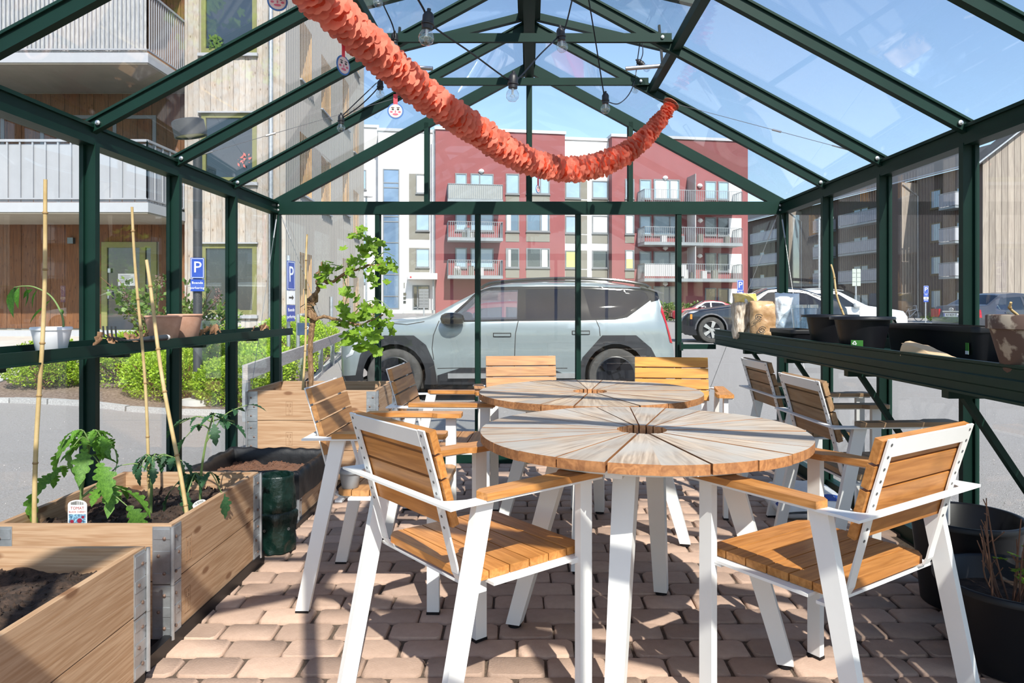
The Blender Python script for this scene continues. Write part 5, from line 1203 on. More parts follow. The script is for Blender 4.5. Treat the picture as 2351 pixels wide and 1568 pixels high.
def shrub(name, label, blobs, m, n, s, grp=None, cat='shrub', stems=True):
    b0 = blobs[0][0]; t = thing(name, label, cat, (b0[0], b0[1], tz(b0[0], b0[1])), 0, grp); off = Vector((b0[0], b0[1], tz(b0[0], b0[1]))); mb = MB(); tot = sum(r[0] * r[2] for c, r in blobs)
    for c, r in blobs: cloud(mb, Vector(c) - off, r, int(n * r[0] * r[2] / tot), s)
    mb.build('foliage', m, t, normals=False)['kind'] = 'stuff'
    if stems:
        mb = MB()
        for c, r in blobs:
            for k in range(9): p = Vector(c) - off; p.z = 0; mb.tube([p + Vector((rnd(-.1, .1), rnd(-.1, .1), 0)), p + Vector((rnd(-.8, .8) * r[0], rnd(-.8, .8) * r[1], c[2] - off.z + r[2] * .5))], .008, 5)
        mb.build('stems', TWIG, t)['kind'] = 'stuff'
    return t
gs = 'low yellow-green shrubs in the planting bed'
k = 0
places_ = ['at the left end of the bed', 'left of the glasshouse post, behind the front row', 'just left of the lamp post', 'behind the lamp post', 'right of the lamp post', 'beside the plank barrier', 'in the back row under the house window', 'by the second parking sign', 'in the far corner behind the barrier', 'along the far kerb by the silver car']
for i, (x, y, rx, rz_) in enumerate(((-6.75, 10.1, .62, .55), (-5.85, 10.3, .75, .64), (-4.95, 9.85, .62, .6), (-4.6, 11.6, 1., .66), (-3.95, 9.65, .55, .58), (-4.2, 11.2, .5, .6), (-5.9, 12.6, 1.1, .66), (-4.6, 13.6, .75, .72), (-5.2, 15.6, .8, .72), (-4.75, 16.4, .5, .6))):
    z = tz(x, y); bl_ = [((x, y, z + .35), (rx, .55, rz_ * .62))] + [((x + rnd(-.5, .5) * rx, y + rnd(-.3, .3), z + .42 + rnd(-.1, .12)), (rx * .5, .35, rz_ * .42)) for q in range(4)]
    shrub('low_shrub', 'low yellow-green leafy shrub ' + places_[i], bl_, SHRUB, 12000 if y < 11 else 7000, .036 if y < 11 else .046, gs)
# lilac: loose twigs with leaf tufts
t = thing('lilac_bush', 'thin lilac bush with bare upright twigs and leaf tufts behind the shelf with terracotta pots', 'shrub', (-5.3, 10.6, .1)); mb = MB(); lv = MB(); fz = MB()
for k in range(26):
    a = rnd(0, 6.28); tp = Vector((rnd(-.9, 1.0), rnd(-.4, .4), rnd(.75, 1.5))); md = tp * .5 + Vector((rnd(-.15, .15), rnd(-.1, .1), .12)); q = catmull([(0, 0, 0), md, tp], 4); mb.tube(q, [.012 - .009 * i / len(q) for i in range(len(q))], 5)
    if k % 3 == 0: cloud(fz, tp, (.05, .05, .12), 60, .025, .1)
    for j in range(5): f = rnd(.4, 1); p = q[int(f * (len(q) - 1))]; cloud(lv, p + Vector((rnd(-.1, .1), rnd(-.1, .1), rnd(-.05, .1))), (.14, .12, .1), 13, .085, .2)
mb.build('twigs', TWIG, t)['kind'] = 'stuff'; lv.build('foliage', LILAC, t, normals=False)['kind'] = 'stuff'; fz.build('withered_flowers', mat('withered_lilac', (.2, .12, .11), .9), t, normals=False)['kind'] = 'stuff'
hb = [((x, 50.8 + (x - 8) * .1, .75), (1.2, .7, .75)) for x in [8 + 1.3 * i for i in range(9)]]
shrub('clipped_hedge', 'green hedge in front of the red house, behind the parked cars', hb, SHRUBD, 5200, .16, None, 'hedge', False)
shrub('far_shrub', 'olive green shrubs at the foot of the white house end, behind the vine', [((-11.3, 40, 1.0), (1.5, .8, .85)), ((-9.6, 40.5, .8), (1.2, .8, .6))], mat('olive_leaf', (.24, .22, .06), .7, 0, .2, rand=.1, island=.3), 2200, .16, None, 'shrub', False)
shrub('green_bush', 'small green bush beside the bicycle under the dark timber block', [((28.6, 49.5, .45), (1.1, .6, .5))], SHRUBD, 900, .14, None, 'shrub', False)
# plank barrier
PLANK = wood('grey_barrier_plank', (.42, .38, .36), (.3, .27, .25), 'Y', 9, .8, .1, .3)
t = thing('barrier_fence', 'grey plank barrier on galvanised posts between shrubs and parked car', 'fence', (-3.12, 7.9, 0))
seg = [Vector((-3.12, 7.9, .42)), Vector((-3.62, 11.9, .45)), Vector((-4.2, 16.3, .5))]
for a, b in zip(seg, seg[1:]): mb = MB(); mb.bar(a - seg[0] + Vector((0, 0, .44)), b - seg[0] + Vector((0, 0, .44)), .05, .17); mb.build('plank', PLANK, t)
for k in range(5): p = seg[0].lerp(seg[1], .08 + .42 * k) if k < 3 else seg[1].lerp(seg[2], .35 * (k - 2)); mb = MB(); q = p - seg[0]; mb.box(q.x - .11, q.x - .04, q.y - .035, q.y + .035, tz(p.x, p.y) - .1, .5); mb.build('post', ZINC, t)
t.location = (-3.12, 7.9, 0)
# lamp post and parking signs
LAMPG = mat('dark_lamp_post', (.035, .037, .04), .55, 0, .1); SIGNB = mat('parking_sign_blue', (.012, .06, .36), .35, 0, .04); SIGNW = mat('sign_white', (.82, .82, .82), .4)
t = thing('street_lamp', 'dark grey lamp post with a drum head among the shrubs, carrying a parking sign', 'lamp', (-4.36, 9.45, tz(-4.36, 9.45)))
mb = MB(); mb.lathe([(.075, .12), (.075, .2), (.056, .26), (.056, 3.45)], 20); mb.build('pole', LAMPG, t, True, ang=30)
mb = MB(); mb.lathe([(0, 0), (.21, 0), (.19, .14), (.0, .15)], 24); mb.build('footing', CONC, t, True, ang=30)
hd = mb = MB(); T = Matrix.Translation((-.1, -.02, 3.68)) @ Matrix.Rotation(radians(-10), 4, 'Y') @ Matrix.Rotation(radians(6), 4, 'X'); mb.lathe([(0, .12), (.18, .115), (.2, .1), (.2, -.1), (.185, -.1), (.185, -.05)], 36, T); hd = mb.build('lamp_head', LAMPG, t, True, ang=40)
mb = MB(); mb.lathe([(0, -.07), (.185, -.075)], 36, T); mb.build('diffuser', mat('lamp_diffuser', (.55, .55, .3), .4), hd)
def psign(parent, loc, rz, w, lower, small=1.):
    mb = MB(); h = w * 1.62; mb.box(-w / 2, w / 2, -.004, .004, 0, h); mb.bevel(.0015); pl = mb.build('sign_plate', SIGNB, parent, False, loc, (0, 0, rz))
    mb = MB(); e = w * .03; i = w * .05
    for q in ((-w / 2 + i, w / 2 - i, h - i - e, h - i), (-w / 2 + i, w / 2 - i, i, i + e), (-w / 2 + i, -w / 2 + i + e, i, h - i), (w / 2 - i - e, w / 2 - i, i, h - i)): mb.box(q[0], q[1], -.0055, -.004, q[2], q[3])
    mb.build('sign_border', SIGNW, pl); text('P', 'lettering', SIGNW, pl, (0, -.0045, h * .52), (pi / 2, 0, 0), w * 1.25, .0012)
    z = 0
    for (kind, hh) in lower:
        z -= hh * w + .012; mb = MB(); mb.box(-w / 2, w / 2, -.004, .004, z, z + hh * w); q = mb.build('sign_plate', SIGNW if kind == 'arrow' else SIGNB, parent, False, Vector(loc) , (0, 0, rz)); 
        if kind == 'arrow':
            mb = MB(); c = z + hh * w / 2; mb.prism([(-.3 * w, -.05 * w), (.1 * w, -.05 * w), (.1 * w, -.14 * w), (.32 * w, 0), (.1 * w, .14 * w), (.1 * w, .05 * w), (-.3 * w, .05 * w)], .004, .0055, Matrix.Translation((0, 0, c)) @ Matrix.Rotation(pi / 2, 4, 'X')); mb.build('arrow', INKB, q)
        else:
            for li, s_ in enumerate(kind.split('|')): text(s_, 'lettering', SIGNW, q, (0, -.0045, z + hh * w * (.7 - .42 * li)), (pi / 2, 0, 0), w * .27, .0012)
    return pl
psign(t, (.03, -.07, 1.72), radians(14), .165, [('Boende|parkering', .95)])
for z in (1.78, 1.95, 1.62): mb = MB(); mb.lathe([(.058, z), (.066, z), (.066, z + .022), (.058, z + .022)], 16); mb.build('sign_clamp', ZINC, t)
t = thing('parking_sign', 'galvanised pole with blue parking signs turned sideways beside the timber house', 'sign', (-4.02, 12., tz(-4.02, 12.)))
mb = MB(); mb.tube([(0, 0, 0), (0, 0, 2.16)], .03, 12); mb.build('pole', ZINC, t, True)
psign(t, (.05, -.02, 1.58), radians(84), .3, [('arrow', .75), ('Boende|parkering', .9)])
t = thing('parking_post', 'short galvanised post with a small blue plate by the plank barrier', 'sign', (-4.15, 12.9, tz(-4.15, 12.9)))
mb = MB(); mb.tube([(0, 0, 0), (0, 0, 1.15)], .035, 12); mb.build('pole', ZINC, t, True)
mb = MB(); mb.box(0, .26, -.04, -.03, .78, 1.0); q = mb.build('sign_plate', mat('slate_blue_plate', (.04, .07, .13), .4), t); text('P', 'lettering', SIGNW, q, (.17, -.042, .88), (pi / 2, 0, 0), .15, .001)
t = thing('parking_post', 'short bare galvanised post behind the vine leaves', 'post', (-5.1, 18.5, tz(-5.1, 18.5))); mb = MB(); mb.tube([(0, 0, 0), (0, 0, 1.2)], .05, 12); mb.build('pole', ZINC, t, True)
def far_sign(px, d, py0, label, lower, w):
    b = P(px, 704, d); g = tz(b.x, d); t = thing('parking_sign', label, 'sign', (b.x, d, g)); zt_ = H + (CY - py0) / F * d - g; h = w * 1.62
    mb = MB(); mb.tube([(0, 0, 0), (0, 0, zt_)], .035, 8); mb.build('pole', ZINC, t, True); psign(t, (0, -.05, zt_ - h), 0, w, lower); return t
far_sign(1699, 33, 643, 'blue parking sign with two small plates at the right corner of the red house', [('Avgift|8-18', .7), ('Boende', .5)], .3)
far_sign(2125, 40, 656, 'blue parking sign with an arrow plate in front of the dark timber block', [('Avgift', .6), ('arrow', .5), ('Boende', .5)], .27)
b = P(1881, 704, 40); t = thing('street_light', 'tall slim grey street light pole behind the white car', 'lamp', (b.x, 40, .12)); mb = MB(); zt_ = H + 204 / F * 40 - .12; mb.tube([(0, 0, 0), (0, 0, zt_)], .055, 8); mb.build('pole', ZINC, t, True)
mb = MB(); mb.box(0, .75, -.1, .1, zt_ - .06, zt_ + .05); mb.build('lamp_head', ZINC, t); mb = MB(); mb.box(-.6, -.06, -.03, -.01, 1.65, 1.9); q = mb.build('street_sign', SIGNW, t); text('Torggatan', 'lettering', INKB, q, (-.33, -.032, 1.77), (pi / 2, 0, 0), .12, .001)
b = P(1966, 704, 38); t = thing('direction_sign', 'back of a tall green-grey lamella sign on a pole behind the white car', 'sign', (b.x, 38, .12)); mb = MB(); mb.tube([(0, .05, 0), (0, .05, 3)], .045, 8); mb.build('pole', ZINC, t, True)
SGN = mat('grey_green_sign', (.4, .46, .4), .6)
for k in range(4):
    for s in (-1, 1): mb = MB(); mb.box(min(s * .02, s * .22), max(s * .02, s * .22), -.02, .0, 2.14 + .23 * k, 2.35 + .23 * k); mb.build('sign_blade', SGN, t)
b = P(973, 704, 45); t = thing('direction_sign', 'tall grey lamella sign in front of the white entrance', 'sign', (b.x, 45, .15)); mb = MB(); mb.tube([(0, .05, 0), (0, .05, 2.1)], .05, 8); mb.build('pole', ZINC, t, True)
for k in range(6): mb = MB(); mb.box(-.3, .3, -.02, .0, 1.0 + .19 * k, 1.17 + .19 * k); mb.build('sign_blade', ALU, t)
b = P(841, 704, 42); t = thing('street_light', 'slim light pole with a white dome between the timber house and the white house', 'lamp', (b.x, 42, .3)); zt_ = H + (704 - 452) / F * 42 - .3; mb = MB(); mb.tube([(0, 0, 0), (0, 0, zt_)], .06, 8); mb.build('pole', ZINC, t, True); mb = MB(); mb.lathe([(0, .25), (.25, .2), (.38, .05), (.38, 0), (0, 0)], 16, c=(0, 0, zt_)); mb.build('lamp_head', SIGNW, t, True)
# bicycle
t = thing('bicycle', 'white bicycle parked in front of the dark timber block', 'bicycle', (P(2092, 0, 50).x, 50, tz(26, 50))); BK = mat('white_bicycle_frame', (.7, .7, .7), .4)
for x in (-.52, .52):
    mb = MB(); mb.tube([(x + .33 * cos(a), 0, .34 + .33 * sin(a)) for a in [2 * pi * k / 24 for k in range(25)]], .022, 6, False); wl = mb.build('wheel', RUBBER, t, True); mb = MB()
    for k in range(9): a = pi * k / 9; mb.tube([(x + .32 * cos(a), 0, .34 + .32 * sin(a)), (x - .32 * cos(a), 0, .34 - .32 * sin(a))], .004, 4)
    mb.build('spokes', STEEL, wl)
mb = MB()
for (a, b) in (((-.52, .34), (-.1, .3)), ((-.52, .34), (-.2, .82)), ((-.1, .3), (-.2, .9)), ((-.1, .3), (.38, .78)), ((-.17, .7), (.38, .85)), ((.38, .9), (.52, .34)), ((.38, .85), (.33, 1.08))): mb.tube([(a[0], 0, a[1]), (b[0], 0, b[1])], .018, 6)
mb.build('bicycle_frame', BK, t, True); mb = MB(); mb.tube([(.25, -.25, 1.06), (.34, 0, 1.1), (.25, .25, 1.06)], .015, 6); mb.build('handlebar', BK, t, True); mb = MB(); mb.box(-.32, -.08, -.07, .07, .92, .97); mb.bevel(.02).build('saddle', RUBBER, t)
# ------------------------------------------------------------------ cars
CGLASS = glass('car_window', (.6, .74, .76), .14); TINT = mat('tinted_car_glass', (.002, .004, .012), .01, 0, .2, 2, spec=.35); GLOSSB = mat('gloss_black_trim', (.004, .005, .008), .08, 0, .05); CLAD = mat('black_cladding', (.012, .013, .016), .5, 0, .2, 12); TYRE = mat('dusty_tyre', (.05, .048, .045), .85, 0, .3, 12); RIM = mat('silver_rim', (.5, .5, .5), .3, .8); RIMB = mat('black_rim', (.02, .021, .023), .3, .2); SEAM = mat('panel_gap', (.02, .02, .02), .8); TAIL = mat('red_tail_lamp', (.35, .012, .02), .12, 0, .3, 20); LAMP = mat('head_lamp', (.5, .52, .55), .08, .3); SEATM = mat('pale_car_seat', (.4, .42, .42), .7)
def inpoly(x, z, poly):
    r = False; j = len(poly) - 1
    for i in range(len(poly)):
        xi, zi = poly[i]; xj, zj = poly[j]
        if (zi > z) != (zj > z) and x < (xj - xi) * (z - zi) / (zj - zi) + xi: r = not r
        j = i
    return r
def build_car(name, label, loc, rz, sp):
    t = thing(name, label, 'car', loc, rz, sp.get('group')); bm = bmesh.new(); x0, x1 = sp['x']; n = sp.get('n', 64); w0 = sp['w']; rings = []
    def hw(x, z): return w0 * lerp(sp['plan'], x) * lerp(sp['prof'], z)
    xs = [x0 + (x1 - x0) * (.5 - .5 * cos(pi * i / n)) * .5 + (x1 - x0) * (i / n) * .5 for i in range(n + 1)]
    for x in xs:
        za, zb = lerp(sp['lo'], x), lerp(sp['top'], x); r = min(.07, (zb - za) * .3); half = []
        for k in range(15): z = za + (zb - r - za) * k / 14; half.append((hw(x, z), z))
        ye = hw(x, zb - r)
        for k in range(1, 5): a = pi / 2 * k / 4; half.append((ye - r * 1.3 * (1 - cos(a)), zb - r + r * sin(a)))
        yt = half[-1][0]
        for k in range(1, 5): f = 1 - k / 4; half.append((yt * f, zb + sp.get('crown', .035) * (1 - f * f)))
        rings.append([bm.verts.new((x, -y, z)) for y, z in half] + [bm.verts.new((x, y, z)) for y, z in half[-2::-1]])
    m = len(rings[0])
    for a, b in zip(rings, rings[1:]):
        for k in range(m - 1): bm.faces.new((a[k], b[k], b[k + 1], a[k + 1]))
    bm.faces.new(rings[0]); bm.faces.new(rings[-1][::-1]); bmesh.ops.recalc_face_normals(bm, faces=bm.faces[:])
    def carve(poly, sides=(-1, 1), ny=.3):
        xa, xb = min(p[0] for p in poly), max(p[0] for p in poly); za, zb = min(p[1] for p in poly), max(p[1] for p in poly)
        def near():
            return [f for f in bm.faces if abs(f.normal.y) > ny and (f.calc_center_median().y > 0) * 2 - 1 in sides and min(v.co.x for v in f.verts) < xb and max(v.co.x for v in f.verts) > xa and min(v.co.z for v in f.verts) < zb and max(v.co.z for v in f.verts) > za]
        for (p, q) in zip(poly, poly[1:] + poly[:1]):
            fs = near(); es = {e for f in fs for e in f.edges}; vs = {v for f in fs for v in f.verts}
            nrm = Vector((q[1] - p[1], 0, p[0] - q[0]))
            if nrm.length > 1e-6 and fs: bmesh.ops.bisect_plane(bm, geom=list(fs) + list(es) + list(vs), dist=1e-5, plane_co=(p[0], 0, p[1]), plane_no=nrm.normalized())
        return [f for f in near() if inpoly(f.calc_center_median().x, f.calc_center_median().z, poly)]
    def take(fs, nm, mt, push=0., keep=False):
        if not fs: return None
        out = MB(); mp = {}
        for f in fs:
            vs = []
            for v in f.verts:
                if v not in mp: mp[v] = out.bm.verts.new(v.co + Vector((0, push * (1 if v.co.y > 0 else -1), 0)))
                vs.append(mp[v])
            try: out.bm.faces.new(vs)
            except ValueError: pass
        o = out.build(nm, mt, t, True, ang=35, normals=False)
        if not keep: bmesh.ops.delete(bm, geom=fs, context='FACES')
        return o
    for (cx, cz, r) in sp['wheels_cut']:
        fs = carve([(cx + r * cos(2 * pi * k / 22), cz + r * sin(2 * pi * k / 22)) for k in range(22)], ny=.1); bmesh.ops.delete(bm, geom=fs, context='FACES')
    for k, (poly, mt) in enumerate(sp['glass']): take(carve(poly), 'side_window', mt, -.004)
    for (nm, poly, mt, push) in sp['panels']: take(carve(poly), nm, mt, push)
    wx = sp['screen']; fs = [f for f in bm.faces if f.normal.z > .2 and abs(f.normal.y) < .75 and wx[0] < f.calc_center_median().x < wx[1] and abs(f.calc_center_median().y) < .9 * hw(f.calc_center_median().x, f.calc_center_median().z)]
    take(fs, 'windscreen', sp.get('screen_mat', CGLASS))
    if 'rear' in sp: wx = sp['rear']; fs = [f for f in bm.faces if f.normal.z > .2 and wx[0] < f.calc_center_median().x < wx[1] and abs(f.calc_center_median().y) < .88 * hw(f.calc_center_median().x, f.calc_center_median().z)]; take(fs, 'rear_window', TINT)
    for line in sp['seams']:
        for (p, q) in zip(line, line[1:]):
            d = Vector((q[0] - p[0], q[1] - p[1])); d.normalize(); e = Vector((-d.y, d.x)) * .006
            for f in carve([(p[0] + e.x, p[1] + e.y), (q[0] + e.x, q[1] + e.y), (q[0] - e.x, q[1] - e.y), (p[0] - e.x, p[1] - e.y)]): f.material_index = 1
    b = MB(); b.bm.free(); b.bm = bm; me = b.mesh('body', sp['paint'], True, 38, False); me.materials.append(SEAM); link('body', me, t)
    mb = MB(); mb.box(x0 + .25, x1 - .2, -w0 * .82, w0 * .82, .2, .32); mb.build('underbody', RUBBER, t)
    for (cx, cz, r) in sp['wheels_cut']:
        for s in (-1, 1):
            mb = MB(); yi = s * w0 * .55; yo = s * (w0 * .965)
            for k in range(16):
                a, c = pi * (k / 16) - .2, pi * ((k + 1) / 16) - .2 + (.4 / 16)
                mb.face([(cx + (r + .02) * cos(a), yi, cz + (r + .02) * sin(a)), (cx + (r + .02) * cos(c), yi, cz + (r + .02) * sin(c)), (cx + (r + .02) * cos(c), yo, cz + (r + .02) * sin(c)), (cx + (r + .02) * cos(a), yo, cz + (r + .02) * sin(a))])
            mb.prism([(cx + (r + .02) * cos(2 * pi * k / 20), cz + (r + .02) * sin(2 * pi * k / 20)) for k in range(20)], 0, .01, Matrix.Translation((0, yi, 0)) @ Matrix.Rotation(pi / 2, 4, 'X')); mb.build('wheel_arch_liner', RUBBER, t)
    R = sp['tyre']; rw = R * sp.get('rimk', .68)
    for cx in sp['axles']:
        for s in (-1, 1):
            T = Matrix.Translation((cx, s * (w0 - .13), R)) @ Matrix.Rotation(-s * pi / 2, 4, 'X')
            mb = MB(); mb.lathe([(rw, -.1), (R * .96, -.1), (R, -.075), (R, .075), (R * .96, .1), (rw * 1.12, .112), (rw, .1)], 40, T); w = mb.build('tyre', TYRE, t, True, ang=35)
            mb = MB(); mb.lathe([(rw, -.08), (rw, .1), (rw * .95, .105), (rw * .93, .06), (rw * .3, .01), (0, .01)], 40, T); mb.build('rim', sp.get('rim_well', RIMB), w, True, ang=35)
            ns_ = sp.get('spokes', 5); mb = MB()
            for k in range(ns_):
                Q = T @ Matrix.Rotation(2 * pi * k / ns_ + sp.get('spin', 0) + cx, 4, 'Z'); a_ = sp.get('sw', .05); mb.prism([(.04, -a_ * .8), (rw * .96, -a_ * sp.get('flare', 1.)), (rw * .96, a_ * sp.get('flare', 1.)), (.04, a_ * .8)], .05, .1, Q)
            mb.lathe([(0, .1), (.07, .1), (.075, .06)], 16, T); mb.bevel(.004).build('spokes', sp.get('rim', RIM), w)
    for (nm, fn, mt) in sp.get('extras', ()):
        mb = MB(); fn(mb, hw); mb.build(nm, mt, t, True, ang=35)
    for x in sp.get('seats', ()):
        for y in (-.38, .38):
            mb = MB(); mb.box(x - .25, x + .22, y - .24, y + .24, .55, .72); mb.bar((x + .2, y, .66), (x + .36, y, 1.22), .46, .12, (1, 0, 0)); mb.bar((x + .38, y, 1.27), (x + .42, y, 1.46), .26, .1, (1, 0, 0)); mb.bevel(.03, 2).build('seat', SEATM, t, True)
    return t
def handle(x0, x1, z0, z1):
    def fn(mb, hw):
        for s in (-1, 1): y = s * (hw((x0 + x1) / 2, z0) + .004); mb.box(x0, x1, y - .012, y + .012, z0, z1); 
        mb.bevel(.008, 2)
    return fn
def mirror(x, z, w=.2, h=.2, l=.2):
    def fn(mb, hw):
        for s in (-1, 1):
            y = s * (hw(x, z) + w * .55); mb.lathe([(0, -h / 2), (.5, -h * .44), (.9, -h * .25), (1, 0.05 * h), (.9, h * .3), (.6, h * .45), (0, h * .5)], 18, Matrix.Translation((x, y, z)) @ Matrix.Diagonal((l, w * .5, 1, 1))); mb.bar((x + .02, s * (hw(x, z) - .03), z - h * .3), (x, y, z - h * .25), .1, .04)
    return fn
def xz(px, py): return ((px - 901) / 165., (928 - py) / 165.)
PAINT = mat('pale_aqua_metallic_paint', (.235, .275, .285), .3, .4, .03, 1.5, coat=.6)
arch_f = [xz(*p) for p in ((806, 905), (810, 864), (822, 815), (847, 780), (878, 770), (946, 770), (974, 792), (992, 830), (998, 864), (1000, 905))]
arch_r = [xz(*p) for p in ((1318, 905), (1322, 855), (1335, 821), (1381, 770), (1460, 770), (1496, 800), (1507, 821), (1512, 905))]
suv = dict(x=(-.80, 3.96), w=.985, n=76, crown=.03, paint=PAINT, tyre=.385, rimk=.72, rim=GLOSSB, rim_well=RIMB, spokes=4, sw=.11, flare=1.5, spin=.4,
    lo=[(-.80, .40), (-.72, .27), (3.6, .27), (3.85, .34), (3.96, .46)],
    top=[(-.80, .84), (-.77, .98), (-.68, 1.05), (-.45, 1.10), (0, 1.155), (.4, 1.20), (.52, 1.235), (.85, 1.42), (1.2, 1.60), (1.32, 1.64), (1.6, 1.685), (2.1, 1.705), (2.8, 1.695), (3.3, 1.66), (3.62, 1.615), (3.74, 1.57), (3.77, 1.45), (3.86, 1.1), (3.93, .9), (3.96, .75)],
    plan=[(-.80, .70), (-.76, .82), (-.66, .90), (-.45, .955), (0, .985), (.6, 1), (2.8, 1), (3.4, .97), (3.7, .925), (3.88, .87), (3.96, .80)],
    prof=[(.25, .955), (.42, .985), (.62, 1.), (.8, .99), (.98, .995), (1.1, .985), (1.19, .955), (1.3, .92), (1.5, .825), (1.7, .72)],
    wheels_cut=[(0.0, .40, .44), (3.1, .40, .44)], axles=(0., 3.1),
    panels=[('handle_recess', [xz(1128, 774), xz(1170, 774), xz(1170, 764), xz(1128, 764)], SEAM, -.002), ('handle_recess', [xz(1310, 769), xz(1352, 769), xz(1352, 759), xz(1310, 759)], SEAM, -.002), ('arch_cladding', arch_f, CLAD, .012), ('arch_cladding', arch_r, CLAD, .012),
            ('sill_cladding', [xz(*p) for p in ((999, 885), (1000, 862), (1050, 846), (1260, 846), (1300, 862), (1320, 862), (1320, 890))], CLAD, .006),
            ('bumper_cladding', [xz(*p) for p in ((770, 890), (770, 866), (812, 862), (812, 890))], CLAD, .003), ('bumper_cladding', [xz(*p) for p in ((1508, 890), (1508, 838), (1560, 836), (1560, 890))], CLAD, .003),
            ('tail_lamp', [xz(*p) for p in ((1522, 715), (1526, 690), (1548, 740), (1552, 790), (1543, 788), (1532, 745))], TAIL, .008),
            ('head_lamp', [xz(*p) for p in ((786, 818), (795, 812), (812, 780), (818, 782), (804, 815), (788, 822))], LAMP, .006),
            ('window_trim', [xz(*p) for p in ((1012, 740), (1048, 707), (1090, 668), (1106, 658), (1190, 656), (1330, 655), (1480, 660), (1497, 664), (1500, 688), (1440, 729), (1412, 734), (1330, 736), (1190, 737))], GLOSSB, 0.), ('door_pillar', [xz(*p) for p in ((1187, 732), (1189, 659), (1202, 659), (1200, 732))], GLOSSB, 0.), ('door_pillar', [xz(*p) for p in ((1323, 731), (1323, 659), (1338, 659), (1352, 729))], GLOSSB, 0.), ('rear_pillar', [xz(*p) for p in ((1490, 668), (1497, 660), (1520, 664), (1528, 668), (1518, 688), (1500, 693))], GLOSSB, .004)],
    glass=[([xz(*p) for p in ((1028, 735), (1050, 713), (1094, 672), (1106, 666), (1186, 663), (1184, 732))], CGLASS), ([xz(*p) for p in ((1203, 732), (1205, 663), (1321, 661), (1321, 731))], TINT), ([xz(*p) for p in ((1340, 662), (1478, 666), (1490, 672), (1494, 684), (1432, 724), (1410, 729), (1355, 729))], TINT)],
    screen=(.5, 1.25), seams=[[xz(*p) for p in ((1004, 736), (991, 770), (988, 800), (992, 826))], [xz(*p) for p in ((1187, 734), (1180, 765), (1177, 845))], [xz(*p) for p in ((1338, 662), (1352, 700), (1374, 752), (1376, 772))], [xz(*p) for p in ((890, 742), (930, 745), (970, 738))], [xz(*p) for p in ((1000, 846), (1050, 845), (1300, 846))]],
    extras=[('door_handle', handle(*[xz(1130, 772)[0], xz(1168, 766)[0], xz(0, 772)[1], xz(0, 766)[1]]), PAINT), ('door_handle', handle(xz(1312, 767)[0], xz(1350, 0)[0], xz(0, 767)[1], xz(0, 761)[1]), PAINT), ('door_mirror', mirror(xz(1036, 0)[0], xz(0, 733)[1], .24, .2, .17), GLOSSB),
            ('sill_strip', lambda mb, hw: [mb.box(.75, 2.55, s * .985 - .02, s * .985 + .02, .36, .43) for s in (-1, 1)] and mb.bevel(.01), RIM),
            ('roof_rail', lambda mb, hw: [mb.tube(catmull([(1.2, s * .66, 1.63), (1.4, s * .655, 1.71), (2.2, s * .655, 1.765), (3.0, s * .655, 1.755), (3.5, s * .66, 1.69), (3.62, s * .66, 1.64)], 5), .022, 8) for s in (-1, 1)], GLOSSB),
            ('rear_spoiler', lambda mb, hw: mb.grid(lambda u, v: Vector((3.5 + .34 * u, -.72 + 1.44 * v, 1.655 - .09 * u * u - .02 * abs(2 * v - 1) ** 2)), 5, 12) or bmesh.ops.solidify(mb.bm, geom=mb.bm.faces[:], thickness=.03), PAINT)],
    seats=(1.45, 2.4))
build_car('suv', 'large pale aqua-silver sport utility car parked across the yard right behind the glasshouse', (P(901, 0, 10.0).x, 10.0 + .99, -.195), radians(1.2), suv)
def simple_car(L_, Hh, wb, fo, paint, belt=.92, w=.88, hood=.92, cowl=.55, roof0=1.25, roof1=2.5, tail=3.2, deck=None, tyre=.33, rim=RIM, tailz=.95, **kw):
    """family car: hood, sloping screen, roof and tail; x = 0 at the front axle"""
    a, b = -fo, L_ - fo; dk_ = deck
    top = [(a, .62), (a + .05, .72), (a + .25, hood - .1), (cowl, hood + .08), (roof0, Hh - .04), ((roof0 + roof1) / 2, Hh), (roof1, Hh - .05)]
    if dk_: top += [(dk_, tailz + .1), (b - .12, tailz + .06), (b - .05, tailz - .05), (b, .7)]
    else: top += [(tail, belt + .25), (b - .05, belt), (b, .7)]
    q = .1
    top_ = lambda x: lerp(top, x)
    gl = []; f0 = cowl + .32; tops = lambda x: top_(x) - .11
    mid = (f0 + roof1) / 2 + .1; x_end = (dk_ - .12) if dk_ else (tail - .05)
    gl.append(([(f0, belt + .02), (roof0 + .02, tops(roof0)), (mid - .04, tops(mid)), (mid - .04, belt + .02)], kw.get('g', TINT)))
    gl.append(([(mid + .04, belt + .02), (mid + .04, tops(mid)), (roof1 - .12, tops(roof1 - .12)), (roof1 + .1, tops(roof1) - .02), (x_end - .12, belt + .08), (x_end - .2, belt + .02)], kw.get('g', TINT)))
    sp = dict(x=(a, b), w=w, n=44, paint=paint, tyre=tyre, lo=[(a, .35), (a + .1, .22), (b - .2, .22), (b, .36)], top=top, crown=.03,
        plan=[(a, .62), (a + .06, .78), (a + .25, .92), (a + .6, .98), (1.5, 1), (b - .6, .98), (b - .2, .92), (b, .8)], prof=[(.2, .94), (.45, 1), (.75, 1), (belt, .965), (Hh, .70)],
        wheels_cut=[(0, tyre + .01, tyre + .06), (wb, tyre + .01, tyre + .06)], axles=(0, wb), panels=kw.get('panels', []), glass=gl, screen=(cowl + .05, roof0 - .02), screen_mat=TINT, seams=[[(f0 - .02, belt), (f0 - .02, .35)], [(mid, belt), (mid, .3)], [(roof1 + .05, belt), (wb - .3, .65)]], extras=kw.get('extras', []), rim=rim, spokes=kw.get('spokes', 5), sw=.04, flare=1.4)
    if dk_: sp['rear'] = (roof1 + .03, dk_ - .05)
    return sp
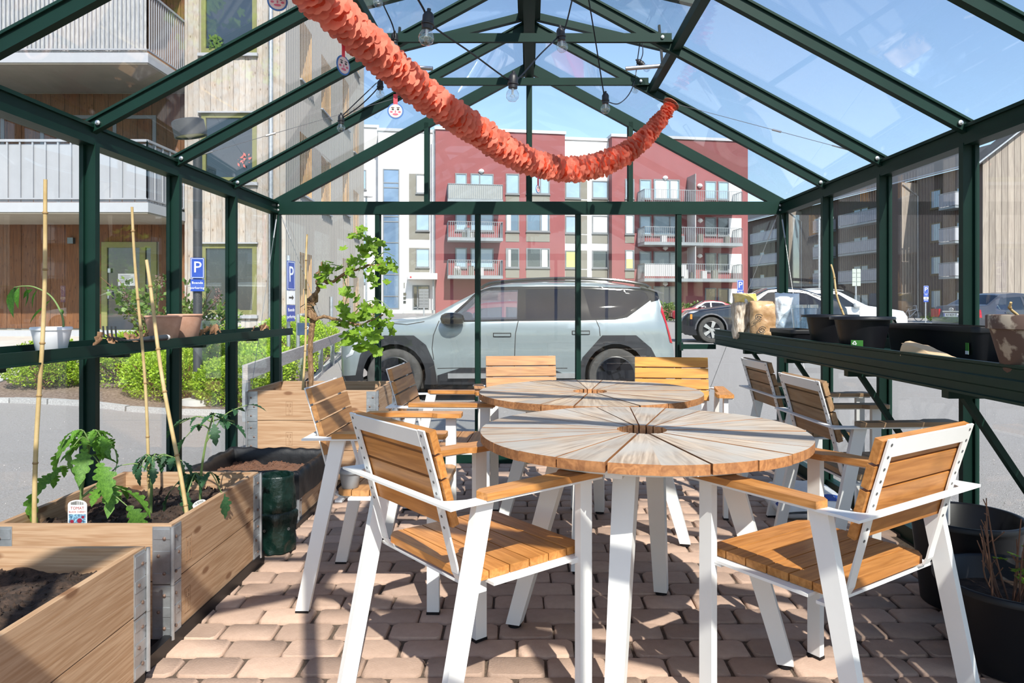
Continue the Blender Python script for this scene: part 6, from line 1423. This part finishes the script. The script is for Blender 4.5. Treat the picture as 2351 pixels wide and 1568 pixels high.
PB = mat('black_car_paint', (.008, .01, .016), .18, 0, .05, coat=.7); PW = mat('white_car_paint', (.75, .76, .76), .25, 0, .02, coat=.5); PR = mat('red_car_paint', (.32, .02, .03), .25, 0, .05, coat=.5); PG = mat('grey_car_paint', (.05, .053, .068), .28, .3, .04, coat=.5); AMBER = mat('amber_reflector', (.6, .2, .02), .3)
sp = simple_car(4.7, 1.6, 2.98, .85, PB, 1.0, .93, 1.0, .75, 1.6, 2.6, 3.5, None, .37, RIM, extras=[('door_mirror', mirror(1.15, 1.08, .22, .16, .13), PB), ('side_reflector', lambda mb, hw: [mb.box(-.6, -.54, s * hw(-.55, .7) - .01, s * hw(-.55, .7) + .01, .68, .82) for s in (-1, 1)], AMBER)], panels=[('head_lamp', [(-.86, .82), (-.5, .86), (-.35, .92), (-.6, .9)], LAMP, .003), ('arch_trim', [(.47 * cos(a), .38 + .47 * sin(a)) for a in [pi * k / 10 for k in range(11)]] , mat('grey_arch_trim', (.1, .1, .11), .5), .004)])
build_car('crossover', 'glossy black crossover parked nose left behind the silver car and the soil bags', (P(1635, 0, 21).x, 21.6, .125), radians(-6), sp)
sp = simple_car(4.4, 1.62, 2.65, .9, PW, 1.02, .9, 1.0, .6, 1.5, 3.0, 3.45, None, .35, RIM, extras=[('door_mirror', mirror(1.0, 1.1, .26, .2, .14), PW), ('roof_rail', lambda mb, hw: [mb.tube(catmull([(1.3, s * .55, 1.6), (2.2, s * .55, 1.68), (3.1, s * .55, 1.6)], 5), .02, 6) for s in (-1, 1)], RIM), ('door_handle', handle(1.75, 1.95, .9, .93), RIM), ('door_handle', handle(2.6, 2.8, .92, .95), RIM)], panels=[('head_lamp', [(-.9, .78), (-.5, .86), (-.3, .92), (-.65, .9)], LAMP, .003)])
b = P(2095, 0, 24.5); build_car('suv', 'white sport utility car parked nose right beyond the glasshouse post, behind the black pots', (b.x - .9, 25.4, .12), pi, sp)
def rear_bits(mb, hw): pass
def hb(*a): return a
sp = simple_car(4.54, 1.46, 2.6, .9, PG, .93, .88, .9, .5, 1.25, 2.45, 3.6, 3.05, .33, RIM, tailz=1.0, extras=[('door_mirror', mirror(.95, 1.0, .2, .14, .12), PG), ('door_handle', handle(1.5, 1.7, .84, .87), PG), ('door_handle', handle(2.35, 2.55, .85, .88), PG)],
    panels=[('tail_lamp', [(3.36, .72), (3.36, .95), (3.7, .99), (3.7, .74)], TAIL, .003)], g=CGLASS)
b = P(2183, 0, 21.6); th_ = radians(15); hd_ = Vector((cos(th_), sin(th_), 0)); L_r = 4.54 - .9
sd_ = build_car('sedan', 'grey saloon car seen from behind at the right, with red tail lamps', (b.x + hd_.x * L_r, 21.6 + hd_.y * L_r, .12), th_ + pi, sp)
xe = L_r
mb = MB(); mb.box(xe - .01, xe + .012, -.26, .26, .74, .85); mb.bevel(.004); pl = mb.build('number_plate', SIGNW, sd_)
mb = MB(); mb.box(xe + .012, xe + .0135, -.255, -.215, .745, .845); mb.build('plate_band', SIGNB, pl)
text('AH 4039 IT', 'lettering', INKB, pl, (xe + .0135, .025, .793), (pi / 2, 0, pi / 2), .098, .001, sx=.86)
for s in (-1, 1): mb = MB(); mb.box(xe - .06, xe + .008, min(s * .44, s * .74), max(s * .44, s * .74), .73, .98); mb.bevel(.03, 2).build('tail_lamp', TAIL, sd_)
mb = MB(); mb.box(xe - .03, xe + .012, -.3, .3, .88, .92); mb.bevel(.01).build('boot_trim', RIM, sd_)
mb = MB()   # oval badge of interlocking rings on the boot lid
for (rx, ry, dz_) in ((.075, .05, 0), (.03, .05, 0), (.05, .02, .02)): mb.tube([(xe - .012, rx * cos(2 * pi * k / 24), .965 + dz_ + ry * sin(2 * pi * k / 24)) for k in range(25)], .007, 6, False)
mb.build('badge', STEEL, sd_)
sp = simple_car(4.0, 1.42, 2.45, .8, PR, .92, .83, .85, .5, 1.3, 2.4, 3.0, None, .3, RIM, extras=[('door_mirror', mirror(.95, .98, .2, .14, .12), PB)])
b = P(1545, 0, 47); build_car('hatchback', 'small red hatchback parked far off in front of the red house', (b.x + .8, 47.8, .15), 0, sp)
sp = simple_car(4.2, 1.38, 2.55, .85, PR, .9, .86, .86, .5, 1.3, 2.5, 3.1, None, .31, RIM, g=CGLASS); sp['screen_mat'] = CGLASS
build_car('hatchback', 'red car hidden behind the big silver car, its roof showing through the side windows', (-2.25, 14.6, -.1), 0, sp)

# ------------------------------------------------------------------ paper garland, string lights
PAPER = mat('coral_tissue_paper', (.84, .26, .17), .7, 0, .1, 20, island=.22, tl=.3)
gpts = [P(668, -75, 2.12), P(735, -5, 2.3), P(850, 105, 2.62), P(960, 205, 2.95), P(1080, 290, 3.35), P(1200, 365, 3.75), P(1310, 388, 4.05), P(1400, 370, 4.25), P(1470, 325, 4.4), P(1520, 270, 4.52), P(1540, 240, 4.55)]
t = thing('paper_garland', 'coral red tissue paper garland sagging across the roof from left to right', 'garland', gpts[5]); o0 = gpts[5]
gl_ = catmull(gpts, 40); acc = [0.]
for a, b in zip(gl_, gl_[1:]): acc.append(acc[-1] + (b - a).length)
def gat(s):
    for i in range(len(gl_) - 1):
        if acc[i + 1] >= s: f = (s - acc[i]) / (acc[i + 1] - acc[i]); return gl_[i].lerp(gl_[i + 1], f), (gl_[i + 1] - gl_[i]).normalized()
    return gl_[-1], (gl_[-1] - gl_[-2]).normalized()
PAPERD = mat('shaded_tissue_paper', (.78, .10, .04), .8, 0, .15, 20, island=.15, tl=.25)  # darker red than the outer petals: shade between petals put into the colour
def heart_row(nm, mt, step, n, base_r, ln, wd, tilt0, jit):
    """rows of heart shaped petals, every other row shifted by half a petal, lobes flaring outwards"""
    mb = MB(); k = 0; s = 0.
    half = [(0, .16), (.3, .40), (.58, .52), (.8, .5), (.95, .36), (1., .2), (.88, 0)]
    while s < acc[-1] - .01:
        c, d = gat(s); c = c - o0; u = Vector((0, 0, 1)); u = (u - d * u.dot(d)).normalized(); v = d.cross(u); Rr = lerp([(0, .060), (.8, .064), (.92, .05), (1., .036)], s / acc[-1])
        for j in range(n):
            a = 2 * pi * (j + .5 * (k % 2)) / n + rnd(-.07, .07); rad = u * cos(a) + v * sin(a); tan = -u * sin(a) + v * cos(a); tilt = tilt0 + rnd(-jit, jit); tw = rnd(-.25, .25)
            ou = (rad * cos(tilt) + d * sin(tilt)).normalized(); nr = d * cos(tilt) - rad * sin(tilt); t2 = tan * cos(tw) + ou * sin(tw); base = c + rad * Rr * base_r; f = Rr * rnd(.92, 1.12)
            pt = lambda x, w: mb.bm.verts.new(base + (ou * x * ln + t2 * w * wd + nr * (.30 * w * w * wd - .12 * x * x * ln)) * f)
            ce = pt(.5, 0.); ring = [pt(0, 0)] + [pt(x, w) for x, w in half[:-1]] + [pt(*half[-1])] + [pt(x, -w) for x, w in half[-2::-1]]
            for q in range(len(ring)): mb.bm.faces.new((ce, ring[q], ring[(q + 1) % len(ring)]))
        s += step * Rr / .06; k += 1
    o = mb.build(nm, mt, t, normals=False); o['kind'] = 'stuff'
heart_row('inner_paper', PAPERD, .03, 6, .1, .85, .95, .5, .2)
heart_row('paper_petals', PAPER, .036, 7, .45, .72, .98, .22, .28)
mb = MB(); c, d = gat(acc[-1]); q = d.to_track_quat('Z', 'Y').to_matrix().to_4x4(); mb.lathe([(0, 0), (.055, 0), (.055, .004), (0, .005)], 28, Matrix.Translation(c - o0) @ q); mb.build('end_disc', mat('brown_card', (.35, .13, .08), .8), t)
mb = MB(); mb.tube([gpts[-1] - o0, Vector((.87, 4.6, 2.5)) - o0], .003, 5); mb.build('tie_string', WIRE, t)
FACEC = mat('moon_face_card', (.72, .56, .52), .6, 0, .05); RIMC = mat('blue_card_rim', (.05, .16, .42), .6); PINKC = mat('pink_print', (.6, .12, .18), .6); REDTAPE = mat('red_tape', (.7, .05, .08), .5)
for i, (px, py, d_, r, yaw, lab) in enumerate(((908, 255, 2.78, .031, .1, 'round paper face with a blue rim hanging below the garland, the lowest on the left'), (788, 150, 2.5, .034, 1.1, 'round paper face turned edge-on, hanging beside the garland at the upper left'), (637, 3, 2.2, .03, .3, 'round paper face at the top edge above the timber house'), (1235, 434, 3.82, .022, 1.05, 'small brown paper face turned sideways below the middle of the garland'))):
    c = P(px, py, d_); t = thing('paper_medallion', lab, 'decoration', c, yaw, 'paper faces under the garland'); R90 = Matrix.Rotation(pi / 2, 4, 'X')
    mb = MB(); mb.lathe([(0, -.001), (r, -.001), (r, .001), (0, .001)], 28, R90); mb.build('rim_disc', RIMC, t); mb = MB(); mb.lathe([(0, 0), (r * .84, 0), (r * .84, .0012), (0, .0013)], 24, Matrix.Translation((0, -.001, 0)) @ R90); f = mb.build('face_disc', FACEC, t)
    for (x, z, w_, h_, m_) in ((-.32, .2, .15, .11, INKB), (.32, .2, .15, .11, INKB), (-.34, .42, .22, .05, INKB), (.34, .42, .22, .05, INKB), (0, -.42, .36, .13, PINKC), (-.5, -.12, .17, .12, PINKC), (.5, -.12, .17, .12, PINKC), (0, -.08, .08, .16, PINKC)):
        mb = MB(); mb.lathe([(0, 0), (r * .8, 0), (r * .8, .0004), (0, .0005)], 14, Matrix.Translation((x * r, -.0024, z * r)) @ Matrix.Diagonal((w_ / .8, 1, h_ / .8, 1)) @ R90); mb.build('printed_feature', m_, f)
    mb = MB(); mb.box(-.008, .008, -.0015, -.0005, r * .8, r * (2.1 if i != 3 else 3)); mb.build('hanger', REDTAPE, t)
BULB = glass('bulb_glass', (.9, .92, .91), .14); SOCK = mat('black_socket', (.012, .012, .014), .45)
def lights(label, pts, bulbs, m=BLACKP):
    c0 = Vector(pts[0]); t = thing('string_lights', label, 'lights', c0, 0, 'strings of bulbs under the roof'); mb = MB(); mb.tube([Vector(p) - c0 for p in catmull(pts, 8)], .0032, 6); mb.build('cable', m, t, True)
    for (p, tilt) in bulbs:
        T = Matrix.Translation(Vector(p) - c0) @ Matrix.Rotation(tilt, 4, 'Y') @ Matrix.Rotation(pi, 4, 'X'); s = 1.
        mb = MB(); mb.lathe([(0, -.042), (.006, -.042), (.006, -.034), (.012, -.03), (.0175, -.02), (.0175, .0), (.02, .002), (.02, .006), (.0165, .008), (.0165, .02), (0, .02)], 18, T); so = mb.build('socket', SOCK, t, True, ang=35)
        mb = MB(); mb.lathe([(.011, .016), (.013, .022), (.0215, .036), (.0235, .046), (.0215, .057), (.014, .066), (0, .0695)], 24, T); bu = mb.build('bulb', BULB, t, True, ang=80)
        mb = MB(); mb.lathe([(0, .02), (.005, .02), (.003, .042), (0, .043)], 10, T); mb.tube([T @ Vector((.003, 0, .04)), T @ Vector((.009, 0, .05)), T @ Vector((0, .004, .053)), T @ Vector((-.009, 0, .05)), T @ Vector((-.003, 0, .04))], .0007, 4); mb.build('filament', STEEL, bu)
def B(px, py, d): return P(px, py, d)
lights('black cable with three bulbs zigzagging through the middle of the roof', [B(925, -60, 2.1), B(972, 20, 2.17), B(988, 55, 2.2), B(1080, 120, 2.4), B(1168, 183, 2.6), B(1192, 178, 2.65), B(1240, 125, 2.8), B(1284, 82, 2.95), B(1298, 62, 2.95), B(1318, -20, 2.9)], [(B(982, 52, 2.17), 0.1), (B(1178, 190, 2.6), .05), (B(1288, 82, 2.95), -.1)])
lights('black cable with bulbs along the left roof slope, crossing behind the garland', [B(862, -40, 3.4), B(880, 10, 3.5), B(905, 72, 3.6), B(900, 130, 3.8), B(876, 190, 4.0), B(830, 240, 4.1), B(783, 272, 4.15), B(790, 262, 4.2), B(865, 190, 4.4)], [(B(868, -16, 3.45), 0), (B(906, 90, 3.65), 0.), (B(873, 198, 4.05), 0), (B(783, 276, 4.15), 0)])
lights('black cable with three bulbs hanging at the right roof slope', [B(1345, -40, 3.3), B(1365, 80, 3.45), B(1388, 225, 3.6), B(1393, 232, 3.62), B(1420, 238, 3.8), B(1445, 215, 4.2), B(1458, 180, 4.6), B(1466, 120, 4.58), B(1472, 88, 4.55), B(1476, 120, 4.5), B(1470, 140, 4.45)], [(B(1390, 229, 3.6), 0), (B(1460, 190, 4.7), .1), (B(1472, 146, 4.5), -.9)])
for i, (a, b, lab) in enumerate(((P(1500, 225, 4.6), P(1990, 355, 3.86), 'thin steel wire with a clamp stretched along the right roof slope'), (P(920, 222, 4.6), P(405, 372, 3.9), 'thin steel wire stretched along the left roof slope'))):
    t = thing('stay_wire', lab, 'wire', a); mb = MB(); mb.tube([(0, 0, 0), b - a], .0016, 5); mb.build('wire', WIRE, t); mb = MB(); d = b - a; mb.tube([d * .6, d * .64], .006, 8); mb.build('clamp', STEEL, t); mb = MB(); mb.tube([d * .86, d * .98], .004, 6); mb.build('tightener', STEEL, t)
